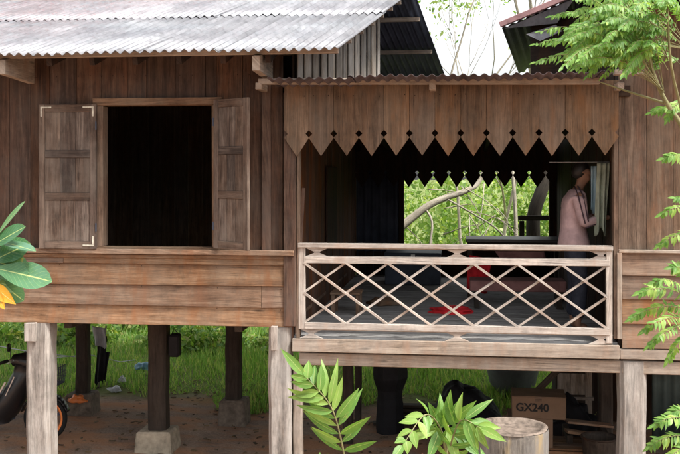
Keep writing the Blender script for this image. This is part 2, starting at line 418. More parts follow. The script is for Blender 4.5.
# ------------------------------------------------------------------ board walls
def vboards(mb, x0, x1, z0, z1, y=0, th=.022, wa=.17, wb=.27, holes=(), M=None, j=.004, top=None, rag=0):
    cuts = [x0]; marks = sorted([h[0] for h in holes]+[h[1] for h in holes]+[x1])
    for m in marks:
        while m-cuts[-1] > wb*1.2: cuts.append(cuts[-1]+random.uniform(wa, wb))
        if m-cuts[-1] < .05 and len(cuts) > 1 and cuts[-1] not in marks: cuts.pop()
        cuts.append(m)
    for a, b in zip(cuts[:-1], cuts[1:]):
        if b-a < .004: continue
        spans = [(z0-random.uniform(0, rag), None)]
        mid = (a+b)/2; hz = [h for h in holes if h[0] < mid < h[1]]
        dy = random.uniform(-j, j)
        t1 = (top(a) if top else z1); t2 = (top(b) if top else z1)
        segs = [(spans[0][0], None)] if not hz else ([(z0, hz[0][2])] if hz[0][2]-z0 > .02 else [])+[(hz[0][3], None)]
        for s0, s1 in segs:
            e1 = t1 if s1 is None else s1; e2 = t2 if s1 is None else s1
            if min(e1, e2)-s0 < .01: continue
            g = .0018
            c = [(a+g, y+dy, s0), (b-g, y+dy, s0), (b-g, y+dy+th, s0), (a+g, y+dy+th, s0), (a+g, y+dy, e1), (b-g, y+dy, e2), (b-g, y+dy+th, e2), (a+g, y+dy+th, e1)]
            c = [Vector(p) for p in c]
            if M: c = [M @ p for p in c]
            mb.quadbox(c, 2)
def sidewall(Xp, sgn):   # local x runs along +Y, local y (thickness) runs along sgn*X
    return Matrix(((0, sgn, 0, Xp), (1, 0, 0, 0), (0, 0, 1, 0), (0, 0, 0, 1)))

# ================================================================== LEFT HOUSE
XL, XR, DEP = -7.2, X(293), 5.6
FZ = 1.80                       # room floor
EY, EZ, TP, SK = -.70, 4.315, .337, .144
def roofz(y): return EZ+TP*(y-EY) if y < 2.8 else EZ+TP*(3.5)-TP*(y-2.8)
house = thing('wooden_house', 'brown plank house on stilts with an open shuttered window, left of the veranda', 'house', (-4.4, 2.8, 0))
wx0, wx1 = X(104.5), X(213.5); wz0, wz1 = Z(246.5, 160), Z(105.5, 160)
ledz = Z(253, 160)
b = MB()
vboards(b, XL, XR-.1, ledz-.01, 4.50, 0, .024, .19, .3, [(wx0-.03, wx1+.03, ledz-.01, wz1+.03)], None, .006)
b.nails([(x_*.115+XL, z_) for x_ in range(2, 47) for z_ in (ledz+.07, 4.18) if not (z_ < 4 and wx0-.1 < x_*.115+XL < wx1+.1)], -.006)
upper = b.build('upper_wall', M['wall'], house, .003)
b = MB()
for q in range(14):            # thin battens nailed over some of the joints
    pass
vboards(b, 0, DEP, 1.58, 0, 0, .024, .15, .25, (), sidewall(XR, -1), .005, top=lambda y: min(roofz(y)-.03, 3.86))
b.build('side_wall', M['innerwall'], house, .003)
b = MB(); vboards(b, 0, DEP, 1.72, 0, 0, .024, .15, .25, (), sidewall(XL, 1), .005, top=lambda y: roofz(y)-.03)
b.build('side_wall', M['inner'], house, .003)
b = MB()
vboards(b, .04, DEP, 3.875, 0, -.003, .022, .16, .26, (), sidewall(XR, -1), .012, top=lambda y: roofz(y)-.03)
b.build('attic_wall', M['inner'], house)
b = MB()
ga, gc = Vector((XR+.03, .02, 0)), Vector((X(378, 3.1), 3.1, 0)); gl = (gc-ga).length; gd = (gc-ga)/gl
x = 0; k = 0
while x < gl:
    w_ = random.uniform(.09, .17); p = ga+gd*x; q = ga+gd*min(x+w_-.006, gl); nn = Vector((gd.y, -gd.x, 0)); o_ = nn*(.022*(k % 2)+random.uniform(0, .006)); tk = nn*.018
    zt = lambda v: roofz(v.y)-.035-.0*v.x-.337*.144*0
    b.quadbox([p+o_+tk+Vector((0, 0, 3.93)), q+o_+tk+Vector((0, 0, 3.93)), q+o_+Vector((0, 0, 3.93)), p+o_+Vector((0, 0, 3.93)), p+o_+tk+Vector((0, 0, zt(p))), q+o_+tk+Vector((0, 0, zt(q))), q+o_+Vector((0, 0, zt(q))), p+o_+Vector((0, 0, zt(p)))], 2)
    x += w_; k += 1
b.build('gable', M['gable'], house, .003)
b = MB()
vboards(b, XL, XR, 1.72, roofz(DEP)-.03, DEP, .024, .2, .3, (), None, .004)
b.build('back_wall', M['siding'], house)
b = MB(); b.box(XL, XR, .03, DEP-.01, 1.765, FZ); b.build('floor', M['siding'], house)
# horizontal siding
b = MB()
ys = [(324, 303.5), (305, 283), (284.5, 262), (263.5, 254)]
for k, (a, c) in enumerate(ys):
    z0, z1 = Z(a, 150), Z(c, 150)
    xs = [XL, -4.9-(.7 if k % 2 else 0), -1.9+.0*k, XR-.002] if k in (1,) else [XL, -5.1+.4*k, XR-.002]
    for x0, x1 in zip(xs[:-1], xs[1:]):
        if x1-x0 < .1: continue
        tl = random.uniform(-.006, .006)
        cc = [(x0+.001, -.045, z0+tl), (x1-.001, -.045, z0-tl), (x1-.001, -.02, z0-tl), (x0+.001, -.02, z0+tl), (x0+.001, -.024, z1+tl), (x1-.001, -.024, z1), (x1-.001, -.003, z1), (x0+.001, -.003, z1)]
        b.quadbox(cc, 0)
    b.nails([(xx+dx_, z0+dz_) for xx in (-6.6, -5.7, -4.85, -3.95, -3.1, -2.35, -1.72) for dx_, dz_ in ((0, .03), (.01, z1-z0-.035)) if z1-z0 > .1], -.04)
b.build('lower_wall', M['siding'], house, .004)
b = MB()
b.box(XL, XR+.02, -.085, .03, Z(253.5, 150), Z(248.5, 150), j=.003)
b.box(XL, XR-.08, -.05, -.002, Z(258, 150), Z(254, 150), j=.002)
b.build('ledge', M['siding'], house, .006)
# corner board
b = MB()
b.box(X(284.5), X(296.5), -.06, .02, Z(326, 290), Z(93, 290), j=.006)
b.box(X(262), X(271), -.03, -.006, ledz, 4.45, j=.003)
each(b, 'corner_board', M['wall'], house, .006)
# window frame
fr = MB()
fr.box(wx0-.075, wx0+.004, -.05, .08, wz0-.0, wz1, j=.002)
fr.box(wx1-.004, wx1+.07, -.05, .08, wz0-.0, wz1, j=.002)
fr.box(wx0-.1, wx1+.09, -.06, .08, wz1+.001, wz1+.075, j=.003)
fr.box(wx0-.075, wx1+.07, -.056, .08, wz0-.035, wz0-.001, j=.002)
window = fr.build('window_frame', M['frame'], house, .004)
def shutter(hinge, wid, z0, z1, ang, flip, nails):
    """hinge at local x=0, opening away along +x*flip"""
    Mx = Matrix.Translation(hinge) @ Matrix.Rotation(ang, 4, 'Z')
    f = MB(); sw = .062; t0, t1 = -.018, .018
    def bx(mb, a, c, y0, y1, q, r, **k):
        a, c = (a, c) if flip > 0 else (-c, -a); mb.box(a, c, y0, y1, q, r, Mx, **k)
    bx(f, 0, sw, t0, t1, z0, z1); bx(f, wid-sw, wid, t0, t1, z0, z1)
    H = z1-z0
    rails = [(0, .075), (H*.335, H*.335+.075), (H*.63, H*.63+.075), (H-.075, H)]
    for a, c in rails: bx(f, sw+.001, wid-sw-.001, t0+.003, t1-.003, z0+a, z0+c)
    o = f.build('shutter', M['shutter'], house, .003)
    p = MB()
    for (a, c), (a2, c2) in zip(rails[:-1], rails[1:]):
        k = 3; ww = (wid-2*sw)/k
        for i in range(k): bx(p, sw+ww*i+.001, sw+ww*(i+1)-.001, -.006+random.uniform(-.002, .002), .006, z0+c+.001, z0+a2-.001)
    p.build('panel', M['panel'], o, .0015)
    q = MB()
    for cx_, cz_, sx, sz in nails:
        a0 = cx_*wid; b0 = z0+cz_*H
        xa, xb = sorted((a0, a0+sx*.11)); xc, xd = sorted((a0, a0+sx*.016)); za, zb = sorted((b0, b0+sz*.015)); zc, zd = sorted((b0+sz*.0155, b0+sz*.1))
        bx(q, xa, xb, t0-.005, t0-.001, za, zb); bx(q, xc, xd, t0-.005, t0-.001, zc, zd)
    if q.v: q.build('bracket', M['white'], o)
    hg = MB()
    for zz in (z0+.15*H, z0+.85*H): hg.tube([Mx @ Vector((0, -.022, zz-.04)), Mx @ Vector((0, -.022, zz+.04))], .008)
    hg.build('hinge', M['darksheet'], o)
    return o
sz0, sz1 = Z(248, 70), Z(105, 70)
shutter(Vector((X(99.5), -.075, 0)), X(99.5)-X(43.5), sz0, sz1, R(2.0), -1, [(.04, .985, 1, -1), (.965, .985, -1, -1), (.05, .02, 1, 1)][0:2]+[(.04, .02, 1, 1)])
shutter(Vector((X(217), -.085, 0)), .47, Z(247.5, 217), Z(100.5, 217), -R(33), 1, [])
# roof
rf = MB()
uu = Vector((1, 0, 0)); vv = Vector((SK, 1, TP)).normalized(); vl = Vector((SK, 1, TP)).length
RX0, RX1 = -8.2, X(338, EY)
half = 1.95*vl
corr(rf, (RX0, EY, EZ), uu, vv, RX1-RX0, half, rag=.012, seg=3)
o2 = Vector((RX0, EY, EZ))+vv*(half-.17)+Vector((0, 0, .01))
corr(rf, o2, uu, vv, RX1-RX0, 3.5*vl-half+.2, rag=.02, seg=3)
roof = rf.build('roof', M['roof'], house, smooth=True, solid=.003)
rb = MB(); vb = Vector((SK, 1, -TP)).normalized()
rdg = Vector((RX0, EY, EZ))+Vector((SK, 1, TP))*3.5
corr(rb, rdg+Vector((0, 0, .01)), uu, vb, RX1-RX0, 3.6*vl, seg=2)
rb.build('rear_roof', M['darksheet'], house, smooth=True, solid=.003)
b = MB()
for k in range(8):   # purlins, front and back slope
    for sl_, o0, dd in ((1, Vector((RX0, EY, EZ)), Vector((SK, 1, TP))), (-1, rdg, Vector((SK, 1, -TP)))):
        p = o0+dd*(.16+k*.46); 
        if sl_ < 0 and k not in (1, 3, 5, 7): continue
        b.box(p.x+.05, p.x+(RX1-RX0)-.04, p.y-.025, p.y+.025, p.z-.07, p.z-.017)
each(b, 'purlin', M['beam'], house, .003)
b = MB()
x = XL
while x < XR-.1:
    y0, y1 = -.62, 5.6
    for (ya, yb) in ((-.5, 2.78), (2.8, 6.1)):
        b.beam((x, ya, roofz(ya)-.115), (x, yb, roofz(yb)-.115), .05, .08)
    x += .42
each(b, 'rafter', M['inner'], house)
b = MB()    # outriggers carrying the eave
for px in (-2, 252):
    xx = X(px, -.62)
    b.quadbox([(xx, -.62, EZ-.17), (xx+.07, -.62, EZ-.17), (xx+.07, .0, EZ-.2), (xx, .0, EZ-.2), (xx, -.62, EZ-.035), (xx+.07, -.62, EZ-.035), (xx+.07, 0, EZ+.08), (xx, 0, EZ+.08)], 1)
each(b, 'eave_bracket', M['beam'], house, .004)
# stilts
def post(mat, parent, x0, x1, y, z0, z1, rnd=.012, sgn=0, name='stilt'):
    m = MB(); n = 7; wob = [(random.uniform(-rnd, rnd), random.uniform(-rnd, rnd)) for _ in range(n+1)]
    cx, hw = (x0+x1)/2, (x1-x0)/2; b0 = 0; ou = random.uniform(0, 30)
    ch = .3
    prof = [(-1, -1+ch), (-1+ch, -1), (1-ch, -1), (1, -1+ch), (1, 1-ch), (1-ch, 1), (-1+ch, 1), (-1, 1-ch)]
    for i in range(n+1):
        z = z0+(z1-z0)*i/n; k = 1+random.uniform(-.025, .025)
        for a, c in prof: m.v.append(Vector((cx+wob[i][0]*.5+a*hw*k, y+c*hw*k+wob[i][1]*.5, z)))
    for i in range(n):
        for k in range(8):
            k2 = (k+1) % 8; m.f.append((i*8+k, i*8+k2, i*8+8+k2, i*8+8+k))
            q = [(z0+(z1-z0)*(i+e)/n+ou, (k+d)*hw*.8) for d, e in ((0, 0), (1, 0), (1, 1), (0, 1))]; m.uv.append(q)
    m.f.append(tuple(range(n*8, n*8+8))); m.uv.append([(0, 0)]*8)
    return m.build(name, mat, parent, .003)
def footing(mat, parent, px0, px1, ptop, pbot, Y, dz=.0):
    a, c = pl(px0, ptop, Y), pl(px1, ptop, Y); hw = (c.x-a.x)/2; cx = (a.x+c.x)/2; zt = a.z
    m = MB(); m.quadbox([(cx-hw*1.05, Y-hw, -.1), (cx+hw*1.05, Y-hw, -.1), (cx+hw*1.05, Y+hw, -.1), (cx-hw*1.05, Y+hw, -.1), (cx-hw*.92, Y-hw*.9, zt), (cx+hw*.92, Y-hw*.9, zt+.01), (cx+hw*.92, Y+hw*.9, zt), (cx-hw*.92, Y+hw*.9, zt)])
    return m.build('footing', mat, parent, .02)
UZ = Z(324, 150)+.0
post(M['post'], house, X(27), X(50.5), .08, -.1, UZ)
pp = post(M['post'], house, X(268.5), X(291), .08, -.1, UZ)
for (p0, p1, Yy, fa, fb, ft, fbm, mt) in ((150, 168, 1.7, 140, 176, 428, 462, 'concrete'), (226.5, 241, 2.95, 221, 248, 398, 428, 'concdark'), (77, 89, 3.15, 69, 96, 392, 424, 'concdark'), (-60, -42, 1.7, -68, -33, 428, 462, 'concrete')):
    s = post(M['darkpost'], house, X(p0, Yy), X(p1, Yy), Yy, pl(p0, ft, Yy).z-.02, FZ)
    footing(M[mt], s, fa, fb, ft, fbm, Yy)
# beams and cleats under the floor
b = MB()
b.box(XL, XR-.2, .02, .14, UZ+.004, FZ-.037)
for y in (1.7, 3.05): b.box(XL, XR-.1, y-.06, y+.06, FZ-.19, FZ-.037)
for x in (X(62), X(235), X(-60)): b.box(x-.04, x+.04, .14, DEP, FZ-.15, FZ-.04)
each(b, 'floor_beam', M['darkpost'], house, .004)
b = MB()
b.box(X(28.5), X(39.5), -.1, -.052, Z(340, 34), Z(321.5, 34), j=.003)
b.box(X(272.5), X(279), -.1, -.05, Z(349, 275), Z(325, 275), j=.003)
each(b, 'cleat', M['post'], house, .004)

# ================================================================== VERANDA
VX0, VX1 = X(293), X(618)
VF = 1.645
ver = thing('veranda', 'raised wooden veranda with a sawtooth valance and pale lattice railing', 'veranda', ((VX0+VX1)/2, 2.5, 0))
# floor boards (run along X)
b = MB(); y = .02
while y < DEP-.05:
    w_ = random.uniform(.13, .17); b.box(VX0+.002, VX1-.002, y, min(y+w_-.003, DEP), VF-.03, VF+random.uniform(-.002, .002), long=0); y += w_
b.build('floor', wood('floor_wood', (.16, .145, .135), (.32, .305, .29), (.55, .53, .5), (.45, .47, .5), .6, None, .2, .5, 1.0, .5), ver, .002)
# rim boards and beams
b = MB()
b.box(X(293), X(618.5), -.06, -.015, Z(350.5, 293), Z(337.5, 293), j=.002)
b.build('rim_board', M['beam'], ver, .005)
b = MB()
b.box(X(299), X(621), .0, .11, Z(365, 300), Z(353, 300), j=.003)
b.box(VX0-.05, VX0+.06, .12, DEP, VF-.17, VF-.04); b.box(VX1-.02, VX1+.1, .12, DEP, VF-.2, VF-.04)
each(b, 'beam', M['beam'], ver, .006)
b = MB()
for y in (1.4, 2.8, 4.2): b.box(VX0+.07, VX1-.05, y-.05, y+.05, VF-.15, VF-.04)
each(b, 'joist', M['darkpost'], ver)
# railing
RY = -.035
rl = MB(); th = (RY-.02, RY+.02)
rx0, rx1 = X(299), X(612)
zz = lambda py: Z(py, 303)
rl.box(rx0, rx1, th[0]-.02, th[1]+.02, zz(247), zz(242.5), j=.0015)
railing = rl.build('railing', M['rail'], ver, .004)
b = MB()
b.box(rx0+.07, rx1-.03, th[0]-.004, th[1]+.004, zz(262.5), zz(256), j=.001)
b.box(rx0+.07, rx1-.03, th[0]-.006, th[1]+.004, zz(328), zz(321.5), j=.001)
each(b, 'cross_rail', M['rail'], railing, .003)
b = MB()
b.box(rx0+.005, rx0+.068, th[0]+.001, th[1]+.01, zz(328), zz(247)-.001, j=.001)
b.box(rx1-.06, rx1-.004, th[0]+.001, th[1]+.01, zz(336), zz(247)-.001, j=.001)
each(b, 'rail_post', M['rail'], railing, .003)
def bowties(z0, z1, xs, half_w, mb):
    zm = (z0+z1)/2
    for x in xs:
        mb.prism([(x-half_w, z0), (x+half_w, z0), (x+.028, zm-.006), (x+.028, zm+.006), (x+half_w, z1), (x-half_w, z1), (x-.028, zm+.006), (x-.028, zm-.006)], RY-.009, RY+.009, long='x')
b = MB()
bow = [X(315.5)+.02, X(457), X(600)]
bowties(zz(256)-.001, zz(247)-.003, bow, .115, b)
bowties(zz(337)-.003, zz(328)-.001, [X(312), X(457), X(600)], .115, b)
# thin strips that close the fretwork slots above and below
for za, zb in ((zz(247)-.001, zz(248)), (zz(255.2), zz(256)-.001+.002), (zz(329), zz(328)-.001)):
    b.box(rx0+.07, rx1-.06, RY-.007, RY+.007, min(za, zb), max(za, zb))
b.build('fretwork', M['rail'], railing, .002)
la = MB(); lx0, lx1 = rx0+.055, rx1-.05; NP = 7; per = (lx1-lx0)/NP
lz0, lz1 = zz(321.5)-.005, zz(262.5)+.005; Hh = lz1-lz0
for sgn in (1, -1):
    for k in range(-2, NP+1):
        # bar from (xk, lz1) to (xk+2per, lz0)
        xa, xb = lx0+k*per, lx0+(k+2)*per; ta, tb = 0, 1
        if xa < lx0: ta = (lx0-xa)/(xb-xa)
        if xb > lx1: tb = (lx1-xa)/(xb-xa)
        if tb-ta < .02: continue
        pa = Vector((xa+(xb-xa)*ta, 0, lz1-Hh*ta)); pb = Vector((xa+(xb-xa)*tb, 0, lz1-Hh*tb))
        if sgn < 0: pa.x = lx0+lx1-pa.x; pb.x = lx0+lx1-pb.x
        yo = RY-.0125 if sgn > 0 else RY+.0125
        pa.y = pb.y = yo; la.beam(pa, pb, .024, .021, (0, 0, 1), wob=.0015)
la.build('lattice', M['rail'], railing, .0015)
# valance
def valance(x0, x1, ztip, ztop, zhole, n, y, mat, name, thk=.018, g=.0012):
    mb = MB(); wd = (x1-x0)/n; hd = .034
    zn = zhole-.04           # top of the notch
    for i in range(n):
        a, c = x0+i*wd, x0+(i+1)*wd; m = (a+c)/2; jj = random.uniform(-.005, .005); jt = random.uniform(-.008, .008)
        L = (i > 0); Rr = (i < n-1) 
        left = [(a+g+.012, zn+.0), (a+g, zn+.002), (a+g, zhole-hd+.0), (a+g+hd, zhole), (a+g, zhole+hd)]
        right = [(c-g, zhole+hd), (c-g-hd, zhole), (c-g, zhole-hd), (c-g, zn+.002), (c-g-.012, zn)]
        left = left[1:] ; right = right[:-1]
        poly = [(m+jt, ztip+jj)]+[(c-g, zn)]+[(c-g, zhole-hd), (c-g-hd*.95, zhole), (c-g, zhole+hd)]+[(c-g, ztop), (a+g, ztop)]+[(a+g, zhole+hd), (a+g+hd*.95, zhole), (a+g, zhole-hd)]+[(a+g, zn)]
        dy = random.uniform(-.004, .004)
        mb.prism(poly, y+dy, y+dy+thk)
    if y < 0: mb.nails([(x0+(i+f_)*wd, zz_) for i in range(n) for f_ in (.2, .8) for zz_ in (ztop-.12,) if random.random() < .6], y-.002)
    return mb.build(name, mat, ver, .0015)
valance(X(286), X(617), Z(156, 450), Z(83, 450), Z(133.5, 450), 13, -.10, M['valance'], 'valance')
bx0 = X(403, DEP-.05); bx1 = bx0+.2405*10
bx0 = X(401.5, DEP); wdt = X(417.2, DEP)-X(401.5, DEP)
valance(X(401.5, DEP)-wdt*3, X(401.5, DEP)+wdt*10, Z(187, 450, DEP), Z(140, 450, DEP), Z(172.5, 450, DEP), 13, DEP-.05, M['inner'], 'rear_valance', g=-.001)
# roof
b = MB(); vr = Vector((0, 1, -.055)).normalized()
VRX0, VRX1 = X(266, -.6), X(572, -.6)+.35
VRZ = Z(74.0, 450, -.6)-.01
corr(b, (VRX0, -.6, VRZ+.0), (1, 0, 0), vr, VRX1-VRX0, 6.4, rag=.035, seg=8, sheet=.74, amp=.012)
b.build('roof', M['rustroof'], ver, smooth=True, solid=.003)
b = MB()
b.quadbox([(X(258, -.3), -.3, Z(84, 258, -.3)), (X(560, -.3)+.35, -.3, Z(84.5, 560, -.3)), (X(560, -.3)+.35, -.24, Z(84.5, 560, -.3)), (X(258, -.3), -.24, Z(84, 258, -.3)),
           (X(258, -.3), -.3, Z(78.5, 258, -.3)), (X(560, -.3)+.35, -.3, Z(77.5, 560, -.3)), (X(560, -.3)+.35, -.24, Z(77.5, 560, -.3)), (X(258, -.3), -.24, Z(78.5, 258, -.3))], 0)
for px in (262, 430, 612):
    x = X(px); b.box(x, x+.06, -.3, .1, Z(92, px)-.0, Z(85, px)-.004, j=.002)
b.box(X(613, -.34), X(643, -.34), -.42, -.31, Z(74.5, 628, -.4), Z(69.5, 628, -.4), j=.004)
each(b, 'eave_beam', M['beam'], ver, .004)
b = MB()
b.box(VX0, VX1+.1, -.07, .04, Z(92, 450)-.06, VRZ-.06)
for y in (1.2, 2.6, 4.0, 5.4): b.box(VX0, VX1, y, y+.06, VRZ-.055*(y+.36)-.1, VRZ-.055*(y+.36)-.02)
for k in range(7):
    x = VX0+.05+k*(VX1-VX0-.15)/6
    b.beam((x, .08, VRZ-.16), (x, DEP, VRZ-.16-.055*5.8), .05, .08)
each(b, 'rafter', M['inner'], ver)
# rear wall with its opening
b = MB()
b.box(VX0, VX1, DEP, DEP+.03, VF, Z(252, 450, DEP))
b.box(X(399, DEP), X(404, DEP), DEP-.04, DEP+.06, VF, 3.75)
b.box(X(549, DEP), X(560, DEP), DEP-.04, DEP+.06, VF, 3.75)
b.box(X(404, DEP)+.001, X(549, DEP)-.001, DEP-.03, DEP+.05, Z(252, 450, DEP)+.001, Z(247, 450, DEP))
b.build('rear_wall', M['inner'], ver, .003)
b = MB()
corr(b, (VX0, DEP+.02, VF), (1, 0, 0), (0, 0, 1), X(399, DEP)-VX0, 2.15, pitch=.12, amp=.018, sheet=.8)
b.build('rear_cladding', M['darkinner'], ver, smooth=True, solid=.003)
# stilts of the veranda
post(M['beam'], ver, X(292.5), X(302), .07, -.1, Z(366, 300))
post(M['post'], ver, X(619.5), X(646.5), .09, -.1, Z(361, 632))
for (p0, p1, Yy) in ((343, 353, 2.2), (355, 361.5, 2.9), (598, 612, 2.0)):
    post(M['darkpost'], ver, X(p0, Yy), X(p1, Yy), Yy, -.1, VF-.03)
b = MB()      # corner posts beside the railing
b.quadbox([(X(297), -.05, Z(338, 297)), (X(299.5)+.01, -.05, Z(338, 297)), (X(299.5)+.01, .05, Z(338, 297)), (X(297), .05, Z(338, 297)),
           (X(297.5), -.05, Z(150, 297)), (X(300.5), -.05, Z(150, 297)), (X(300.5), .05, Z(150, 297)), (X(297.5), .05, Z(150, 297))], 2)
b.box(X(612.5), X(617.2), -.05, .05, Z(338, 612), Z(84, 612), j=.003)
each(b, 'corner_post', M['frame'], ver, .004)

# ================================================================== RIGHT HOUSE
RXR = 5.4
rh = thing('wooden_house', 'tan plank house on stilts behind the feathery green sapling, right of the veranda', 'house', (3.4, 2.8, 0))
b = MB()
vboards(b, X(618), RXR, Z(251, 650), 4.75, -.012, .024, .2, .27, (), None, .006)
b.build('upper_wall', M['rightwall'], rh, .003)
b = MB()
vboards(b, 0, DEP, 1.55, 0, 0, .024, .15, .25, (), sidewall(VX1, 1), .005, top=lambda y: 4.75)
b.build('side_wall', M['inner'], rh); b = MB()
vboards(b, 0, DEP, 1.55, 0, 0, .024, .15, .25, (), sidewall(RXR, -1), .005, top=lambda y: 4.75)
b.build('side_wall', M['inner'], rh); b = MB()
b.box(VX1, RXR, .03, DEP, 1.62, 1.66); b.build('floor', M['inner'], rh); b = MB()
vboards(b, VX1, RXR, 1.55, 4.75, DEP, .024, .2, .3)
b.build('rear_wall', M['inner'], rh); b = MB()
vboards(b, DEP*.0+VX1+.05, RXR-.05, 4.4, 4.74, .4, .02, .3, .4)
b.build('ceiling_board', M['inner'], rh)
b = MB()
ys = [(348, 322), (323.5, 297), (299, 274), (275.5, 252.5)]
for k, (a, c) in enumerate(ys):
    z0, z1 = Z(a, 650), Z(c, 650)
    xs = [X(621), 2.9+.3*(k % 2), RXR] if k != 9 else []
    for x0, x1 in zip(xs[:-1], xs[1:]):
        b.quadbox([(x0+.001, -.05, z0), (x1-.001, -.05, z0), (x1-.001, -.025, z0), (x0+.001, -.025, z0), (x0+.001, -.029, z1), (x1-.001, -.029, z1), (x1-.001, -.014, z1), (x0+.001, -.014, z1)], 0)
b.build('lower_wall', M['siding'], rh, .004)
b = MB()
b.box(X(617.5), RXR, -.07, -.0135, Z(252.5, 650), Z(249.5, 650), j=.002)
b.box(X(615.8), X(620.8), -.07, -.013, Z(338, 618), Z(250, 618)-.02, j=.002)
b.box(X(622), RXR, -.02, .1, Z(374, 650), Z(361, 650), j=.003)
b.box(X(619), RXR, -.045, .02, Z(359, 650), Z(348.6, 650), j=.003)
each(b, 'trim_board', M['beam'], rh, .005)
post(M['darkpost'], rh, 3.6, 3.8, .1, -.1, 1.5); post(M['darkpost'], rh, 2.6, 2.78, 2.6, -.1, 1.62); post(M['darkpost'], rh, 3.7, 3.9, 2.6, -.1, 1.62)
b = MB()
corr(b, (VX1-.1, -.75, 4.72), (1, 0, 0), (0, 1, .3), RXR-VX1+.8, 3.9, seg=2, rag=.01)
corr(b, (VX1-.1, -.75+3.7, 4.72+1.11), (1, 0, 0), (0, 1, -.3), RXR-VX1+.8, 3.6, seg=2)
b.build('roof', M['rustroof'], rh, smooth=True, solid=.003)
# low wing roof of the right house seen over the veranda: rusty verge, pale sheet, dark underside
A = at(502, 28, 10.6); B = at(575, -3, 10.2); C_ = at(519, 74, 14.6); Dd = at(575, 40, 14.4)
b = MB()
n = 46
for i in range(n+1):
    t = i/n; p = A.lerp(B, t); q = C_.lerp(Dd, t); h = .012*math.sin(t*n*1.2)
    b.v += [p+Vector((0, 0, h)), q+Vector((0, 0, h))]
for i in range(n): b.f.append((2*i, 2*i+2, 2*i+3, 2*i+1)); b.uv.append([(0, 0)]*4)
b.build('wing_roof', M['darksheet'], rh, solid=.004)
b = MB(); b.beam(A+Vector((-.02, -.02, .035)), B+Vector((0, -.02, .035)), .05, .06); b.build('verge_board', plain('rusty_pink_paint', (.38, .22, .22), .7, .3, 0, .4, 6), rh, .004)
b = MB()
b.poly([A+Vector((.03, -.01, -.005)), at(557, 23, 10.4), B+Vector((0, .01, -.01))]); b.poly([at(526, 34, 10.45), at(556, 24.5, 10.35), at(562, 31, 10.35), at(540, 41, 10.4)])
b.build('verge_sheet', M['roof'], rh, solid=.006)
b = MB()
b.box(at(530, 40, 10.7).x, VX1+.6, 1.8, 1.83, 3.95, 5.05)
b.build('wing_wall', M['inner'], rh)

# ================================================================== things in the veranda
FL = VF+.004
def lump(name, mat, c, r, label, cat, seed=0, squash=1, parent=None, k=.35, sub=3):
    bm = bmesh.new(); bmesh.ops.create_icosphere(bm, subdivisions=sub, radius=1)
    for v in bm.verts:
        n = 1+k*mnoise.noise(v.co*1.8+Vector((seed, 0, 0)))+k*.3*abs(mnoise.noise(v.co*4+Vector((0, seed, 0))))+k*.2*abs(mnoise.noise(v.co*9+Vector((0, seed, 4))))
        v.co = Vector((v.co.x*r[0]*n, v.co.y*r[1]*n, max(v.co.z, -.35)*r[2]*n))
        v.co += Vector(c)
    me = bpy.data.meshes.new(name); bm.to_mesh(me); bm.free(); me.materials.append(mat)
    me.polygons.foreach_set('use_smooth', [True]*len(me.polygons))
    o = bpy.data.objects.new(name, me); COL.objects.link(o); adopt(o, parent)
    if label: tag(o, label, cat)
    return o
def cloth(name, mat, p00, p10, p01, nu, nv, amp, label, cat, seed=0, parent=None, freq=9):
    """hanging cloth: p00->p10 along its top, p00->p01 downwards"""
    p00, p10, p01 = Vector(p00), Vector(p10), Vector(p01); U = p10-p00; V = p01-p00; n = U.cross(V).normalized()
    b = MB()
    for j in range(nv+1):
        for i in range(nu+1):
            u, v = i/nu, j/nv
            f = math.sin(u*freq+seed+.6*math.sin(v*3+seed))*amp*(.35+v)+amp*.6*mnoise.noise(Vector((u*4, v*4, seed)))
            b.v.append(p00+U*(u*(1-.12*v)+.06*v+.02*math.sin(v*6+seed))+V*(v*(1+.06*math.sin(u*7+seed)))+n*f)
    for j in range(nv):
        for i in range(nu):
            a = j*(nu+1)+i; b.f.append((a, a+1, a+nu+2, a+nu+1)); b.uv.append([(i/nu, j/nv), ((i+1)/nu, j/nv), ((i+1)/nu, (j+1)/nv), (i/nu, (j+1)/nv)])
    o = b.build(name, mat, parent, smooth=True, solid=.004)
    if label: tag(o, label, cat)
    return o
# table
ta, tb = pl(466, 240, 2.9), pl(566, 240, 2.9)
tt = thing('table', 'dark wooden table with a black top standing behind the lattice railing', 'table', ((ta.x+tb.x)/2, 3.2, FL))
b = MB(); b.box(ta.x, tb.x, 2.9, 3.55, ta.z-.03, ta.z+.012); b.build('tabletop', M['black'], tt, .006)
for x in (ta.x+.05, tb.x-.05):
    for y in (2.95, 3.5):
        b = MB(); b.box(x-.03, x+.03, y-.03, y+.03, FL, ta.z-.031); b.build('leg', M['darkpost'], tt, .004)
b = MB(); b.box(ta.x+.03, tb.x-.03, 2.93, 2.95, ta.z-.13, ta.z-.032); b.build('apron', M['darkpost'], tt)
cloth('red_cloth', M['red'], (X(469, 2.82), 2.82, Z(255, 480, 2.82)), (X(492, 2.82), 2.82, Z(259, 480, 2.82)), (X(465, 2.8), 2.78, Z(288, 480, 2.82)), 28, 16, .03, 'red cloth draped over the front edge of the dark table', 'cloth', 2)
cloth('pink_cloth', M['pinkcloth'], (X(496, 2.8), 2.8, Z(251, 500, 2.8)), (X(545, 2.8), 2.8, Z(251, 500, 2.8)), (X(498, 2.8), 2.8, Z(266, 500, 2.8)), 16, 8, .012, 'faded reddish cloth hanging from the table beside the red one', 'cloth', 5)
o = lump('red_garment', M['red'], (pl(450, 306, 1.7).x, 1.75, FL+.01), (.25, .13, .055), 'crumpled red garment lying on the veranda floorboards', 'garment', 3, k=.4, sub=5)
